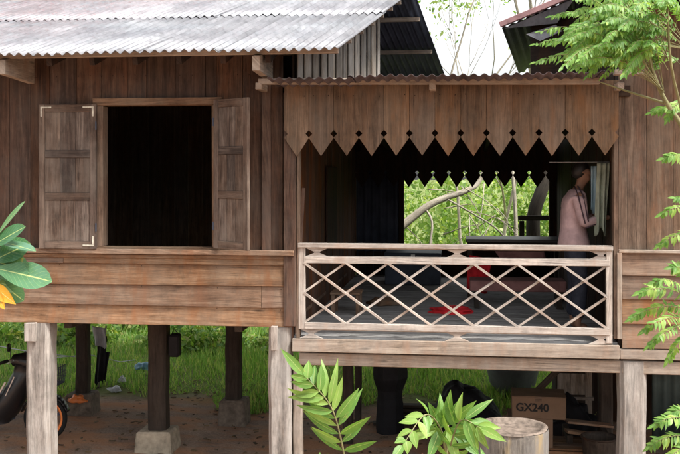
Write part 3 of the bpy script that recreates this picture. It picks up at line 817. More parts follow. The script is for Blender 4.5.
# low bench under the table front
ba, bb = X(470, 2.2), X(566, 2.2)
bt = thing('low_bench', 'low bench with a faded pinkish cover in front of the table', 'bench', ((ba+bb)/2, 2.3, FL))
b = MB(); b.box(ba, bb, 2.1, 2.5, Z(289, 500, 2.2)-.02, Z(280, 500, 2.2), j=.004); b.build('seat', M['pinkcloth'], bt, .01)
for x in (ba+.08, bb-.08): b = MB(); b.box(x-.03, x+.03, 2.12, 2.48, FL, Z(289, 500, 2.2)-.024); b.build('leg', M['darkpost'], bt)
# things by the left wall
st = thing('footstool', 'small slatted wooden stool low against the veranda left wall', 'stool', (X(345, 1.6), 1.7, FL))
sx0, sx1 = X(330, 1.4), X(360, 1.4)
b = MB()
for k in range(4): b.box(sx0, sx1, 1.4+k*.09, 1.47+k*.09, FL+.22, FL+.245)
b.build('seat', M['siding'], st, .003)
for x in (sx0+.03, sx1-.03):
    for y in (1.44, 1.7): b = MB(); b.box(x-.02, x+.02, y-.02, y+.02, FL, FL+.219); b.build('leg', M['siding'], st)
ch = thing('wooden_chest', 'dark blue storage chest against the rear wall of the veranda', 'chest', (X(415, 4.6), 4.7, FL))
b = MB(); b.box(X(385, 4.4), X(440, 4.4), 4.4, 4.95, FL, FL+.4, j=.004); b.build('body', M['darksheet'], ch, .008)
b = MB(); b.box(X(384, 4.4), X(441, 4.4), 4.37, 4.97, FL+.402, FL+.45, j=.002); b.build('lid', M['darksheet'], ch, .008)
b = MB(); b.box(X(411, 4.36), X(415, 4.36), 4.355, 4.368, FL+.36, FL+.43); b.build('latch', M['steel'], ch)
lump('cloth_bundle', M['siding'], (X(384, 2.3), 2.3, FL+.02), (.17, .12, .06), 'small brownish cloth bundle on the floor beside the stool', 'bundle', 8, k=.6)
b = MB(); b.beam((X(300.5), -.0, Z(245, 300)), (X(302.8), .05, Z(188, 300)), .03, .03)
tag(b.build('wooden_stick', M['wall'], None, .002), 'thin reddish stick leaning in the left corner behind the top rail', 'stick')
# hanging door panel on the side wall inside
b = MB(); b.box(XR+.012, XR+.03, 2.2, 3.1, 2.3, 3.3); b.build('inner_door', M['inner'], house, .003)
# hanging cloths beside the person
# ---------------- person
def skin_mesh(name, mat, chains, parent, sub=2):
    """chains: list of lists of (x,y,z,r) sharing joints by coordinates"""
    verts, rad, edges, key = [], [], [], {}
    def vid(p):
        k = (round(p[0], 4), round(p[1], 4), round(p[2], 4))
        if k not in key: key[k] = len(verts); verts.append(k); rad.append(p[3:] if len(p) > 4 else (p[3], p[3]))
        return key[k]
    for c in chains:
        ids = [vid(p) for p in c]
        edges += list(zip(ids[:-1], ids[1:]))
    me = bpy.data.meshes.new(name); me.from_pydata(verts, edges, []); me.materials.append(mat)
    o = bpy.data.objects.new(name, me); COL.objects.link(o)
    m = o.modifiers.new('k', 'SKIN'); m.use_smooth_shade = True
    for i, r in enumerate(rad): me.skin_vertices[0].data[i].radius = r
    me.skin_vertices[0].data[0].use_root = True
    m = o.modifiers.new('s', 'SUBSURF'); m.levels = m.render_levels = sub
    o.parent = parent
    return o
ppos = pl(578, 320, .68); ppos.z = FL
per_ = thing('person', 'standing person in a mauve long-sleeved shirt and dark trousers, looking down at a hanging cloth', 'person', ppos, R(6))
# local: facing +x, up z, left arm = +y (away), right arm = -y (towards the camera)
hip = (-.04, 0, .86, .11, .11)
ch_b = []
torso = [hip, (-.05, 0, 1.02, .125, .11), (-.045, 0, 1.2, .14, .12), (-.02, 0, 1.33, .11, .1), (.0, 0, 1.41, .05, .05), (.035, 0, 1.47, .048, .048)]
headc = [(.035, 0, 1.47, .048, .048), (.055, 0, 1.53, .07, .07), (.06, 0, 1.585, .082, .078), (.045, 0, 1.63, .06, .06)]
def leg(s): return [hip, (-.03, s*.09, .8, .085, .085), (.0, s*.1, .45, .058, .058), (-.03, s*.1, .1, .04, .04), (-.02, s*.1, .04, .034, .03), (.06, s*.112, .028, .03, .02), (.12, s*.118, .02, .02, .012)]
def arm(s, el, wr): return [(-.02, 0, 1.33, .11, .1), (-.025, s*.16, 1.33, .058, .058), el+(.042, .042), wr+(.026, .026)]
elR, wrR = (.0, -.24, 1.07), (.22, -.16, 1.13)
elL, wrL = (.04, .22, 1.08), (.24, .1, 1.15)
def hand(wr, dirx, s):
    out = []; w0 = Vector(wr); d = Vector((.95, -.1*s, .12)).normalized(); sd_ = Vector((0, s*1.0, 0)); dn = Vector((.2, 0, -1)).normalized()
    palm = w0+d*.05; out.append([tuple(wr)+(.026, .026), tuple(palm)+(.03, .016)])
    for k, L in enumerate((.062, .072, .068, .054)):
        r0 = palm+sd_*((k-1.5)*.02)+d*.03
        out.append([tuple(palm)+(.03, .016), tuple(r0)+(.009, .009), tuple(r0+d*L*.45+dn*.012)+(.008, .008), tuple(r0+d*L*.7+dn*.035)+(.0075, .0075)])
    th_ = w0+d*.02+Vector((0, 0, .0))-sd_*.03
    out.append([tuple(palm)+(.03, .016), tuple(w0+d*.035-sd_*.03)+(.01, .01), tuple(w0+d*.075-sd_*.04+dn*.01)+(.009, .009), tuple(w0+d*.1-sd_*.035+dn*.02)+(.008, .008)])
    return out
face = [[(.06, 0, 1.585, .082, .078), (.135, 0, 1.555, .016, .016), (.158, 0, 1.545, .012, .012)],   # nose
        [(.055, 0, 1.53, .07, .07), (.105, 0, 1.49, .03, .028)]]                                    # chin
ears = [[(.06, 0, 1.585, .082, .078), (.04, s*.078, 1.575, .018, .01), (.036, s*.088, 1.58, .014, .007)] for s in (1, -1)]
body = skin_mesh('body', M['skin'], [torso+headc[1:], leg(1), leg(-1), arm(-1, elR, wrR), arm(1, elL, wrL)]+hand(wrR, 1, -1)+hand(wrL, 1, 1)+face+ears, per_, 2)
def fat(c, k): return [tuple(p[:3])+tuple(r+k for r in (p[3:] if len(p) > 4 else (p[3], p[3]))) for p in c]
cuffR = tuple(Vector(elR).lerp(Vector(wrR), .8)); cuffL = tuple(Vector(elL).lerp(Vector(wrL), .8))
shirt = skin_mesh('shirt', M['shirt'], [fat([(-.045, 0, .8, .165, .165), (-.04, 0, .88, .155, .15)]+torso[1:4]+[(.0, 0, 1.405, .045, .045)], .022), fat([torso[3], (-.025, -.16, 1.33, .058, .058), elR+(.042, .042), cuffR+(.03, .03)], .017), fat([torso[3], (-.025, .16, 1.33, .058, .058), elL+(.042, .042), cuffL+(.03, .03)], .017)], per_, 2)
skin_mesh('trousers', M['jeans'], [fat([(-.04, 0, .93, .09, .09), hip], .0)]+[fat([hip, (-.03, s*.09, .8, .085, .085), (.0, s*.1, .45, .065, .065), (-.03, s*.1, .12, .06, .06)], .015) for s in (1, -1)], per_, 2)
skin_mesh('hair', M['hair'], [[(-.02, 0, 1.51, .05, .06), (.008, 0, 1.58, .09, .09), (.04, 0, 1.64, .085, .085), (.1, 0, 1.66, .045, .06)]], per_, 2)
for s in (1, -1):
    b = MB(); b.lathe([(.0, -.009), (.007, -.006), (.009, 0), (.007, .006), (0, .009)], (.128, s*.032, 1.572), 8); e = b.build('eye', M['eye'], None, smooth=True); e.parent = per_
b = MB()
for s in (-1,):
    b.tube([(-.06, s*.115, 1.44), (-.05, s*.215, 1.36), (-.03, s*.258, 1.24), (.0, s*.305, 1.08)], .007, 6)
    b.tube([(-.03, s*.12, 1.445), (-.0, s*.2, 1.36), (.015, s*.242, 1.24), (.035, s*.29, 1.1)], .007, 6)
    b.tube([(.0, s*.3, 1.035), (.18, s*.205, 1.09)], .006, 6)
e = b.build('shirt_stripe', M['stripe'], None, smooth=True); e.parent = shirt
cloth('hanging_cloth', M['greencloth'], (X(597, .45), .45, Z(163, 592, .45)), (X(609.5, .45), .45, Z(163, 592, .45)), (X(594, .45), .45, Z(232, 592, .45)), 24, 22, .022, 'grey-green cloth hanging in the corner in front of the person', 'cloth', 1, freq=14)
cloth('hanging_towel', M['bluecloth'], (X(592, .5), .56, Z(166, 592, .5)), (X(598, .5), .56, Z(166, 592, .5)), (X(591, .5), .56, Z(212, 592, .5)), 8, 12, .02, 'pale blue towel hanging between the person and the grey-green cloth', 'towel', 4)
b = MB(); b.tube([(X(575, .5)-.25, .49, Z(163, 592, .45)+.01), (VX1+.01, .49, Z(163, 592, .45)+.01)], .004, 5)
tag(b.build('clothes_line', M['steel']), 'thin line strung under the veranda roof above the person', 'line')

# ================================================================== under the houses
# motorbike -------------------------------------------------------
BY = 1.85
fwc = pl(45.5, 417, BY); 
bike = thing('motorbike', 'black underbone motorbike with orange wheel rims parked behind the left stilt', 'motorbike', (fwc.x-.6, BY, 0))
rw = .275; fx = fwc.x; fz = rw
def wheel(cx):
    m = MB(); m.lathe([(rw-.05, -.022), (rw-.03, -.036), (rw-.008, -.026), (rw, 0), (rw-.008, .026), (rw-.03, .036), (rw-.05, .022)], (cx, BY, fz), 40, 'y')
    t = m.build('wheel', M['rubber'], bike, smooth=True)
    m = MB(); m.lathe([(rw-.049, -.024), (rw-.062, -.026), (rw-.078, -.018), (rw-.078, .018), (rw-.062, .026), (rw-.049, .024)], (cx, BY, fz), 40, 'y')
    m.build('rim', M['orange'], t, smooth=True)
    m = MB()
    for k in range(5):
        a = k*math.tau/5+.3; m.beam((cx+.03*math.cos(a), BY, fz+.03*math.sin(a)), (cx+(rw-.072)*math.cos(a), BY, fz+(rw-.072)*math.sin(a)), .018, .03)
    m.lathe([(0, -.05), (.04, -.045), (.04, .045), (0, .05)], (cx, BY, fz), 16, 'y')
    m.build('spoke', M['darksheet'], t, .002)
wheel(fx); wheel(fx-1.22)
hx = fx-.30; hz = .92
m = MB()
for s in (-.075, .075): m.tube([(fx, BY+s, fz), (fx-.12, BY+s, fz+.3), (fx-.2, BY+s*.8, .72)], .017)
m.build('fork', M['steel'], bike, smooth=True)
m = MB()
prof = []
for i in range(13):
    a = R(20+i*12); prof.append((math.cos(a)*(rw+.03), math.sin(a)*(rw+.03)))
for i in range(12):
    for s in (-1,):
        (x0, z0), (x1, z1) = prof[i], prof[i+1]
        m.quadbox([(fx+x0, BY-.05, fz+z0-.02), (fx+x0, BY+.05, fz+z0-.02), (fx+x0, BY+.05, fz+z0), (fx+x0, BY-.05, fz+z0), (fx+x1, BY-.05, fz+z1-.02), (fx+x1, BY+.05, fz+z1-.02), (fx+x1, BY+.05, fz+z1), (fx+x1, BY-.05, fz+z1)])
m.build('fender', M['black'], bike, smooth=True)
def hull(sections, name, mat, n=14):
    """sections: (x, z, halfwidth y, halfheight)"""
    m = MB(); nb = len(sections)
    for (x, z, hy, hh) in sections:
        for k in range(n):
            a = math.tau*k/n; m.v.append(Vector((x, BY+hy*math.cos(a), z+hh*math.sin(a))))
    for i in range(nb-1):
        for k in range(n):
            k2 = (k+1) % n; m.f.append((i*n+k, i*n+k2, (i+1)*n+k2, (i+1)*n+k)); m.uv.append([(0, 0)]*4)
    m.f.append(tuple(range(n))); m.uv.append([(0, 0)]*n); m.f.append(tuple((nb-1)*n+k for k in range(n-1, -1, -1))); m.uv.append([(0, 0)]*n)
    return m.build(name, mat, bike, smooth=True)
def hullz(sections, name, mat, n=14):
    m = MB(); nb = len(sections)
    for (z, x, hx_, hy) in sections:
        for k in range(n):
            a = math.tau*k/n; m.v.append(Vector((x+hx_*math.cos(a), BY+hy*math.sin(a), z)))
    for i in range(nb-1):
        for k in range(n):
            k2 = (k+1) % n; m.f.append((i*n+k, i*n+k2, (i+1)*n+k2, (i+1)*n+k)); m.uv.append([(0, 0)]*4)
    m.f.append(tuple(range(n))); m.uv.append([(0, 0)]*n); m.f.append(tuple((nb-1)*n+k for k in range(n-1, -1, -1))); m.uv.append([(0, 0)]*n)
    return m.build(name, mat, bike, smooth=True)
hullz([(.2, fx-.56, .1, .12), (.3, fx-.52, .16, .2), (.5, fx-.42, .17, .22), (.68, fx-.33, .14, .19), (.82, fx-.27, .13, .15), (.93, fx-.27, .1, .12)], 'leg_shield', M['black'])
hull([(fx-.36, .55, .09, .14), (fx-.6, .43, .12, .17), (fx-.85, .46, .13, .13), (fx-1.1, .6, .13, .13), (fx-1.35, .72, .1, .08), (fx-1.55, .8, .04, .03)], 'body_panel', M['black'])
hull([(fx-.72, .66, .06, .02), (fx-.8, .71, .11, .05), (fx-1.05, .74, .13, .05), (fx-1.3, .79, .11, .045), (fx-1.42, .82, .05, .02)], 'seat', M['rubber'])
hull([(fx-.4, .3, .06, .06), (fx-.55, .3, .1, .1), (fx-.8, .3, .1, .1), (fx-.9, .3, .05, .05)], 'engine', M['darksheet'])
hull([(fx-.05, .9, .04, .04), (fx-.12, .92, .1, .08), (fx-.24, .96, .13, .1), (fx-.4, .96, .08, .07)], 'headlamp_cowl', M['black'])
m = MB(); m.tube([(fx-.42, BY-.33, .98), (fx-.34, BY-.2, 1.0), (fx-.28, BY-.08, .97), (fx-.28, BY+.08, .97), (fx-.34, BY+.2, 1.0), (fx-.42, BY+.33, .98)], .013); hbar = m.build('handlebar', M['steel'], bike, smooth=True)
for s in (-1, 1):
    m = MB(); m.tube([(fx-.36, BY+s*.24, .997), (fx-.43, BY+s*.36, .98)], .02, 10); m.build('grip', M['rubber'], hbar, smooth=True)
    m = MB(); m.tube([(fx-.31, BY+s*.2, 1.0), (fx-.27, BY+s*.26, 1.0), (fx-.32, BY+s*.35, .985)], .006, 6); m.build('brake_lever', M['steel'], hbar, smooth=True)
    m = MB(); m.tube([(fx-.34, BY+s*.2, 1.0), (fx-.33, BY+s*.24, 1.12)], .005, 6); m.lathe([(0, -.006), (.05, -.006), (.05, .006), (0, .006)], (fx-.33, BY+s*.27, 1.16), 16, 'x'); m.build('mirror', M['black'], hbar, smooth=True)
m = MB(); m.box(fx+.0, fx+.19, BY-.12, BY+.12, .68, .7); 
for k in range(9):
    for (a, c) in (((0, -.12), (.19, -.12)), ((.19, -.12), (.19, .12)), ((.19, .12), (0, .12)), ((0, .12), (0, -.12))):
        t = k/9; x = a[0]+(c[0]-a[0])*t; y = a[1]+(c[1]-a[1])*t
        m.tube([(fx+x, BY+y, .7), (fx+x*1.08, BY+y*1.1, .9)], .004, 5)
for z_ in (.76, .83, .9): m.tube([(fx-.0, BY-.13, z_), (fx+.2, BY-.13, z_), (fx+.2, BY+.13, z_), (fx, BY+.13, z_), (fx, BY-.13, z_)], .005, 5)
m.build('basket', M['darksheet'], bike)
m = MB(); m.tube([(fx-.75, BY-.05, .25), (fx-.8, BY-.22, 0.0)], .01); m.tube([(fx-1.0, BY+.13, .25), (fx-1.5, BY+.14, .34)], [.02, .035]); m.build('exhaust', M['steel'], bike, smooth=True)
m = MB(); m.beam((fx-.62, BY-.215, .36), (fx-.40, BY-.215, .74), .012, .02); m.beam((fx-.5, BY-.2, .38), (fx-.3, BY-.2, .8), .006, .012); m.build('trim_stripe', M['steel'], bike)
# hanging things beyond the first stilt
b = MB(); q = 2.85
b.box(X(72, q), X(80, q), q-.04, q+.0, Z(403, 84, q), Z(395, 84, q), j=.02); b.v = []; b.f = []; b.uv = []; c_r = (X(78, q), q-.02, Z(400, 80, q)); lump('orange_rag', M['orange'], c_r, (.1, .05, .06), 'crumpled orange rag on the footing of the rear left stilt', 'rag', 12, k=.8)
cloth('plastic_sheet', M['greysheet'], (X(92, 3.7), 3.7, Z(326, 92, 3.7)), (X(106, 3.7), 3.7, Z(328, 92, 3.7)), (X(94, 3.7), 3.7, Z(346, 92, 3.7)), 10, 12, .03, 'crumpled pale grey plastic sheet hanging under the floor beside the rear left stilt', 'plastic sheet', 3)
cloth('dark_cloth', M['tarp'], (X(98, 4.0), 4.0, Z(336, 100, 4)), (X(107, 4.0), 4.0, Z(336, 100, 4)), (X(94, 4.0), 4.0, Z(384, 100, 4)), 10, 14, .03, 'black cloth hanging in a point behind the pale plastic sheet', 'cloth', 6)
cloth('dark_hood', M['tarp'], (X(106, 4.02), 4.02, Z(352, 100, 4)), (X(110, 4.02), 4.02, Z(352, 100, 4)), (X(102, 4.02), 4.02, Z(381, 100, 4)), 8, 8, .03, None, None, 9)
bpy.data.objects['dark_hood'].parent = bpy.data.objects['dark_cloth']
b = MB(); b.tube([pl(98, 395, 4.6), pl(102, 355, 4.3), pl(106, 326, 4.0)], .012); tag(b.build('bamboo_pole', M['palebark'], None, smooth=True), 'thin pale pole leaning up to the floor beside the black cloth', 'pole')
b = MB(); b.tube([pl(-30, 341, 5), pl(30, 352, 5.1), pl(75, 357, 5.0)], .008); b.tube([pl(50, 358, 5), pl(90, 355, 5.1), pl(120, 362, 5.6), pl(135, 360, 5.7)], .007); tag(b.build('washing_rope', M['whitebag'], None, smooth=True), 'pale slack rope stretched behind the left stilts', 'rope')
b = MB(); a_ = pl(169, 334, 1.65); c_ = pl(180, 357, 1.65)
b.box(a_.x, c_.x, 1.62, 1.74, c_.z, a_.z, j=.01); hb = b.build('dark_bag', M['tarp'], None, .02)
tag(hb, 'small dark bag hanging high on the middle stilt with the tan footing', 'bag')
b = MB(); b.tube([(a_.x+.02, 1.68, a_.z-.01), (a_.x+.05, 1.68, a_.z+.06), (c_.x-.02, 1.68, a_.z-.01)], .006, 5); b.build('handle', M['tarp'], hb)
# black covered shape hanging / standing at px 370-405
def outline(name, mat, pts, Y, th, label, cat, bev=.01):
    b = MB(); b.prism([(pl(px, py, Y).x, pl(px, py, Y).z) for px, py in pts], Y, Y+th); o = b.build(name, mat, None, bev); return tag(o, label, cat)
wr = thing('wrapped_stilt', 'thick black post wrapped in ragged black sheeting, under the middle of the veranda', 'post', (X(388, 2.7), 2.8, 0))
cxm = X(388.5, 2.7); m = MB()
rp = [(434, 13.5), (425, 14), (413, 13), (404, 13), (398, 12), (390, 12.5), (384, 15), (378, 17), (372, 17), (362, 16)]
pr = []
for py, hw in rp: pr.append((hw/81.0, Z(py, 388, 2.7)))
m.lathe([(0, -.05)]+[(pr[0][0], -.05)]+pr, (cxm, 2.75, 0), 14, wob=.09); m.build('wrapping', M['tarp'], wr)
m = MB(); m.box(cxm-.08, cxm+.08, 2.67, 2.83, -.06, VF-.04); m.build('core', M['darkpost'], wr)
# black tarpaulin mound
bm = bmesh.new(); bmesh.ops.create_icosphere(bm, subdivisions=5, radius=1)
mc = X(469, 2.6)
for v in bm.verts:
    x, y, z = v.co; px_ = 470+34*x; top = 415-25*max(0, 1-abs((px_-452)/14.0)**2)*.35-20*max(0, 1-((px_-462)/40.0)**2)
    n_ = .05*mnoise.noise(v.co*3)+.035*mnoise.noise(v.co*8)+.02*abs(mnoise.noise(Vector((x*13, y*5, z*3))))
    h = Z(top-5, 470, 2.75)+.03; v.co = Vector((mc+.47*x*(1+n_), 2.85+.36*y*(1+n_), (max(z, -.2)*.5+.12)*h*1.6*(1+n_*1.6) if z < .5 else h*(.59+.41*(z-.5)/.5)*(1+n_*1.3)))
me = bpy.data.meshes.new('tarpaulin_mound'); bm.to_mesh(me); bm.free(); me.materials.append(M['tarp']); me.polygons.foreach_set('use_smooth', [True]*len(me.polygons))
o = bpy.data.objects.new('tarpaulin_mound', me); COL.objects.link(o); tag(o, 'black tarpaulin thrown over a low heap behind the leafy plant', 'tarpaulin')
# big grey jar
jr = thing('water_jar', 'big rounded grey glazed water jar behind the cardboard boxes', 'jar', (X(513, 4.9), 5.0, 0))
m = MB(); m.lathe([(0, -.03), (.14, -.03), (.24, .04), (.33, .17), (.375, .36), (.37, .55), (.31, .74), (.22, .85), (.19, .9), (.22, .95), (.19, .95), (.16, .9), (0, .86)], (X(513, 4.9), 5.0, 0), 36); m.build('body', M['greypot'], jr, smooth=True)
m = MB(); m.lathe([(0, .955), (.23, .955), (.24, .97), (.12, 1.01), (0, 1.02)], (X(513, 4.9), 5.0, 0), 24); m.build('lid', M['greypot'], jr, smooth=True)
# cardboard box
def carton(px0, px1, pt, pb, Y, dep, rz, text=None, label=None, group=None):
    a = pl(px0, pb, Y); c = pl(px1, pt, Y); wid = c.x-a.x; h = c.z-a.z; cx = (a.x+c.x)/2
    t = thing('cardboard_box', label, 'box', (cx, Y+dep/2, a.z), group=group)
    Mx = Matrix.Translation((cx, Y, a.z)) @ Matrix.Rotation(rz, 4, 'Z')
    m = MB(); m.box(-wid/2, wid/2, 0, dep, 0, h, Mx); m.build('carton', M['card'], t, .006)
    m = MB(); m.box(-wid/2-.003, wid/2+.003, -.004, dep/2-.002, h+.001, h+.006, Mx); m.box(-wid/2-.003, wid/2+.003, dep/2+.002, dep+.004, h+.001, h+.006, Mx); each(m, 'flap', M['card'], t)
    m = MB(); m.box(-wid*.07, wid*.05, -.0025, -.0005, h*.8, h, Mx); m.build('tape', M['frame'], t)
    if text:
        cu = bpy.data.curves.new('lettering', 'FONT'); cu.body = text; cu.size = .118; cu.extrude = .001; cu.offset = .0035; cu.align_x = 'LEFT'
        to = bpy.data.objects.new('lettering', cu); COL.objects.link(to); cu.materials.append(M['ink'])
        bpy.context.view_layer.update()
        me = bpy.data.meshes.new_from_object(to); bpy.data.objects.remove(to)
        o = bpy.data.objects.new('lettering', me); COL.objects.link(o)
        if not me.materials: me.materials.append(M['ink'])
        o.matrix_world = Mx @ Matrix.Translation((-wid/2+.04, -.003, h*.36)) @ Matrix.Rotation(R(90), 4, 'X')
        o2 = o; ml = o.matrix_world.copy(); me.transform(ml); o.matrix_world = Matrix.Identity(4); adopt(o, t)
    return t
crate = thing('wooden_crate', 'rough plank crate standing on the ground under the stacked cardboard boxes', 'crate', (X(538, 1.3), 1.5, 0))
m = MB(); cx0, cx1 = X(505, 1.25), X(590, 1.25); ct = Z(449, 538, 1.25)
for k in range(3): m.box(cx0, cx1, 1.25, 1.27, .02+k*ct/3, ct/3*(k+1)-.02)
for k in range(4): m.box(cx0, cx1, 1.28+k*.13, 1.40+k*.13, ct-.018, ct-.001)
m.build('planks', M['siding'], crate, .003)
m = MB()
for x in (cx0+.03, cx1-.09): m.box(x, x+.06, 1.272, 1.3, -.03, ct-.02); m.box(x, x+.06, 1.75, 1.78, -.03, ct-.02)
each(m, 'upright', M['darkpost'], crate)
carton(509, 553, 419.5, 448, 1.3, .4, R(0), None, 'plain brown carton directly under the GX240 carton')
carton(512, 566, 398, 418.5, 1.3, .4, R(-2), 'GX240', 'brown cardboard carton with GX240 in black letters on its front')
sk_ = thing('storage_basket', 'dark woven basket standing between the right stilt and the loose planks', 'basket', (X(603, 1.15), 1.2, 0))
m = MB(); m.lathe([(0, -.03), (.13, -.03), (.15, .1), (.175, .3), (.18, .42), (.19, .44), (.175, .45), (.16, .42), (.15, .2), (0, .18)], (X(600, 1.15), 1.2, 0), 24, wob=.015); m.build('body', M['darkpost'], sk_, smooth=True)
m = MB(); m.tube([(X(600, 1.15)+.185*math.cos(a*math.tau/24), 1.2+.185*math.sin(a*math.tau/24), .445) for a in range(25)], .012, 6); m.build('rim', M['inner'], sk_, smooth=True)
lump('filled_sack', M['greysheet2'], (X(489, 1.2), 1.25, .12), (.23, .2, .36), 'slumped dark grey sack between the stump and the GX240 carton', 'sack', 41, k=.35, sub=4)
lump('folded_tarpaulin', M['tarp'], (X(575, 2.3), 2.35, .1), (.3, .22, .42), 'dark bundle heaped in front of the grey cupboard', 'bundle', 44, k=.5, sub=4)
pile = thing('plank_pile', 'low pile of dark offcut planks on the ground behind the leafy plants', 'planks', (X(430, 3.2), 3.2, 0))
for k in range(7):
    m = MB(); a_ = random.uniform(-.12, .12); x_ = X(428, 3.2)+random.uniform(-.1, .1); y_ = 3.2+random.uniform(-.15, .15); z_ = .03+.035*k
    m.beam((x_-.6, y_-a_, z_), (x_+.6, y_+a_, z_), .12, .03); m.build('plank', M['darkpost'], pile, .003)
# loose planks right of cartons
m = MB(); m.beam(pl(566, 421, 1.6), pl(612, 426, 1.7), .14, .025); m.beam(pl(566, 431, 1.5), pl(600, 436, 1.6), .12, .03)
tag(m.build('loose_planks', M['siding'], None, .003), 'two loose pale planks lying right of the cartons', 'planks')
sp = bpy.data.objects['loose_planks']
rk = thing('wooden_rack', 'dark rack carrying the loose planks beside the right stilt', 'rack', (X(590, 1.7), 1.8, 0))
for px in (568, 606):
    m = MB(); x = X(px, 1.7); z_ = Z(429 if px < 600 else 431, px, 1.7); m.box(x-.03, x+.03, 1.5, 1.56, -.05, z_-.02); m.build('leg', M['darkpost'], rk)
    m = MB(); m.box(x-.03, x+.03, 1.57, 1.95, z_-.09, z_-.03); m.build('bearer', M['darkpost'], rk)
    m = MB(); m.box(x-.03, x+.03, 1.95, 2.0, -.05, z_-.02); m.build('leg', M['darkpost'], rk)
# cupboard with shutters behind
cb = thing('wooden_cupboard', 'grey weathered plank cupboard behind the cartons under the veranda', 'cupboard', (X(574, 2.9), 3.2, 0))
c0, c1 = X(556, 2.9), X(594, 2.9)
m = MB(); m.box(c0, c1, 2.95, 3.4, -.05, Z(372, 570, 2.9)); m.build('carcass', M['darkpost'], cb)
m = MB(); vboards(m, c0+.02, c1-.06, Z(395, 570, 2.9), Z(374, 570, 2.9), 2.925, .02, .13, .2); m.build('door', M['gable'], cb, .002)
m = MB(); m.box(c0, c1, 2.90, 2.948, Z(400, 570, 2.9), Z(397, 570, 2.9)); m.box(c0, c0+.04, 2.92, 2.948, .2, Z(401, 570, 2.9)); m.box(c1-.1, c1-.02, 2.92, 2.948, Z(415, 570, 2.9), Z(398, 570, 2.9)+.4); m.build('rail', M['gable'], cb, .002)
m = MB(); m.beam(pl(534, 394, 2.2), pl(560, 368, 2.2), .05, .07); tag(m.build('diagonal_brace', M['darkpost'], None, .004), 'dark diagonal prop under the veranda floor above the cartons', 'prop')
# dark back wall under the right side
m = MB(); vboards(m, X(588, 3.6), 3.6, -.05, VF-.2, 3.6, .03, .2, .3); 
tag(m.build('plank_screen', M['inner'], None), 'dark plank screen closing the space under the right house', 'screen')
m = MB(); corr(m, (X(652, 1.9), 1.9, .25), (1, 0, 0), (0, 0, 1), 1.4, 1.25, pitch=.11, amp=.015); tag(m.build('corrugated_panel', plain('dark_green_sheet', (.05, .075, .075), .6, .3, .2, .4, 3), None, smooth=True, solid=.004), 'dark greenish corrugated panel stored upright under the right house', 'panel')
# stump
sx = X(512, -.5); sxw = (X(549, -.5)-X(476, -.5))/2; szt = Z(426, 512, -.5)
tr = thing('tree_stump', 'broad weathered tree stump with a reddish worn top in front of the veranda', 'stump', (sx, -.5, 0))
m = MB(); m.lathe([(sxw*1.08, -.1), (sxw*1.02, .15), (sxw*.97, .35), (sxw, szt-.04), (sxw*.985, szt-.008)], (sx, -.5, 0), 48, wob=.022); m.build('trunk', M['stump'], tr, smooth=True)
m = MB(); m.lathe([(sxw*.985, szt-.008), (sxw*.95, szt+.004), (sxw*.84, szt), (sxw*.8, szt-.035), (sxw*.4, szt-.05), (0, szt-.05)], (sx, -.5, 0), 48, wob=.02); m.build('top', M['stumptop'], tr, smooth=True)
# litter
lump('plastic_bag', M['whitebag'], (pl(114, 412, 4.3).x, 4.35, .04), (.08, .06, .045), 'larger crumpled white plastic bag lying in the grass', 'bag', 31, k=.8)
lump('plastic_bag', M['whitebag'], (X(121, 4.7), 4.75, .1), (.05, .05, .05), 'small white plastic scrap just right of the larger white bag', 'bag', 37, k=.8)
lump('plastic_bag', M['bluebag'], (X(141, 5.5), 5.6, .12), (.1, .08, .07), 'pale blue plastic bag in the grass left of the middle stilt', 'bag', 33, k=.7)
m = MB()
for k in range(1100):
    x = random.uniform(-5.5, 5); y = random.uniform(.6, 5.2); a = random.uniform(0, 6.28); r = random.uniform(.006, .04)
    z = gz(x, y)+.012
    m.quadbox([Vector((x+r*sx_*math.cos(a)-r*.4*sy_*math.sin(a), y+r*sx_*math.sin(a)+r*.4*sy_*math.cos(a), z+zz_)) for zz_ in (0, .008) for sx_, sy_ in ((-1, -1), (1, -1), (1, 1), (-1, 1))])
tag(m.build('leaf_litter', wood('litter', (.07, .045, .03), (.16, .1, .06), (.34, .26, .18), (.3, .27, .22), .3, None, .6)), 'dry leaves and chips scattered on the bare earth', 'litter', kind='stuff')

# ================================================================== vegetation
def leafpts(L, wd, n=6, fold=.25, droop=.0, tipsharp=1.3):
    """returns list of (x along, y side, z) for left edge, mid, right edge"""
    rows = []
    for i in range(n+1):
        t = i/n; hw = wd/2*(math.sin(math.pi*t**.8)**.85 if 0 < t < 1 else 0)
        hw *= (1-t**4*.25)
        rows.append((t*L, hw, -droop*L*t*t))
    return rows, fold
def add_leaf(mb, base, d, up, L, wd, n=5, fold=.25, droop=.1, obo=False):
    d = Vector(d).normalized(); up = Vector(up); up = (up-d*up.dot(d)).normalized(); s = d.cross(up).normalized()
    rows, f = leafpts(L, wd, n, fold, droop); b = len(mb.v)
    if obo: rows = [(i/n*L, wd/2*math.sin(math.pi*(i/n)**1.45)**.6 if 0 < i < n else 0.002, -droop*L*(i/n)**2) for i in range(n+1)]
    for (x, hw, z) in rows:
        c = Vector(base)+d*x+up*z
        mb.v += [c-s*hw+up*hw*f, c, c+s*hw+up*hw*f]
    for i in range(len(rows)-1):
        a = b+i*3
        mb.f += [(a, a+1, a+4, a+3), (a+1, a+2, a+5, a+4)]; u0, u1 = i/n, (i+1)/n
        mb.uv += [[(u0, -1), (u0, 0), (u1, 0), (u1, -1)], [(u0, 0), (u0, 1), (u1, 1), (u1, 0)]]
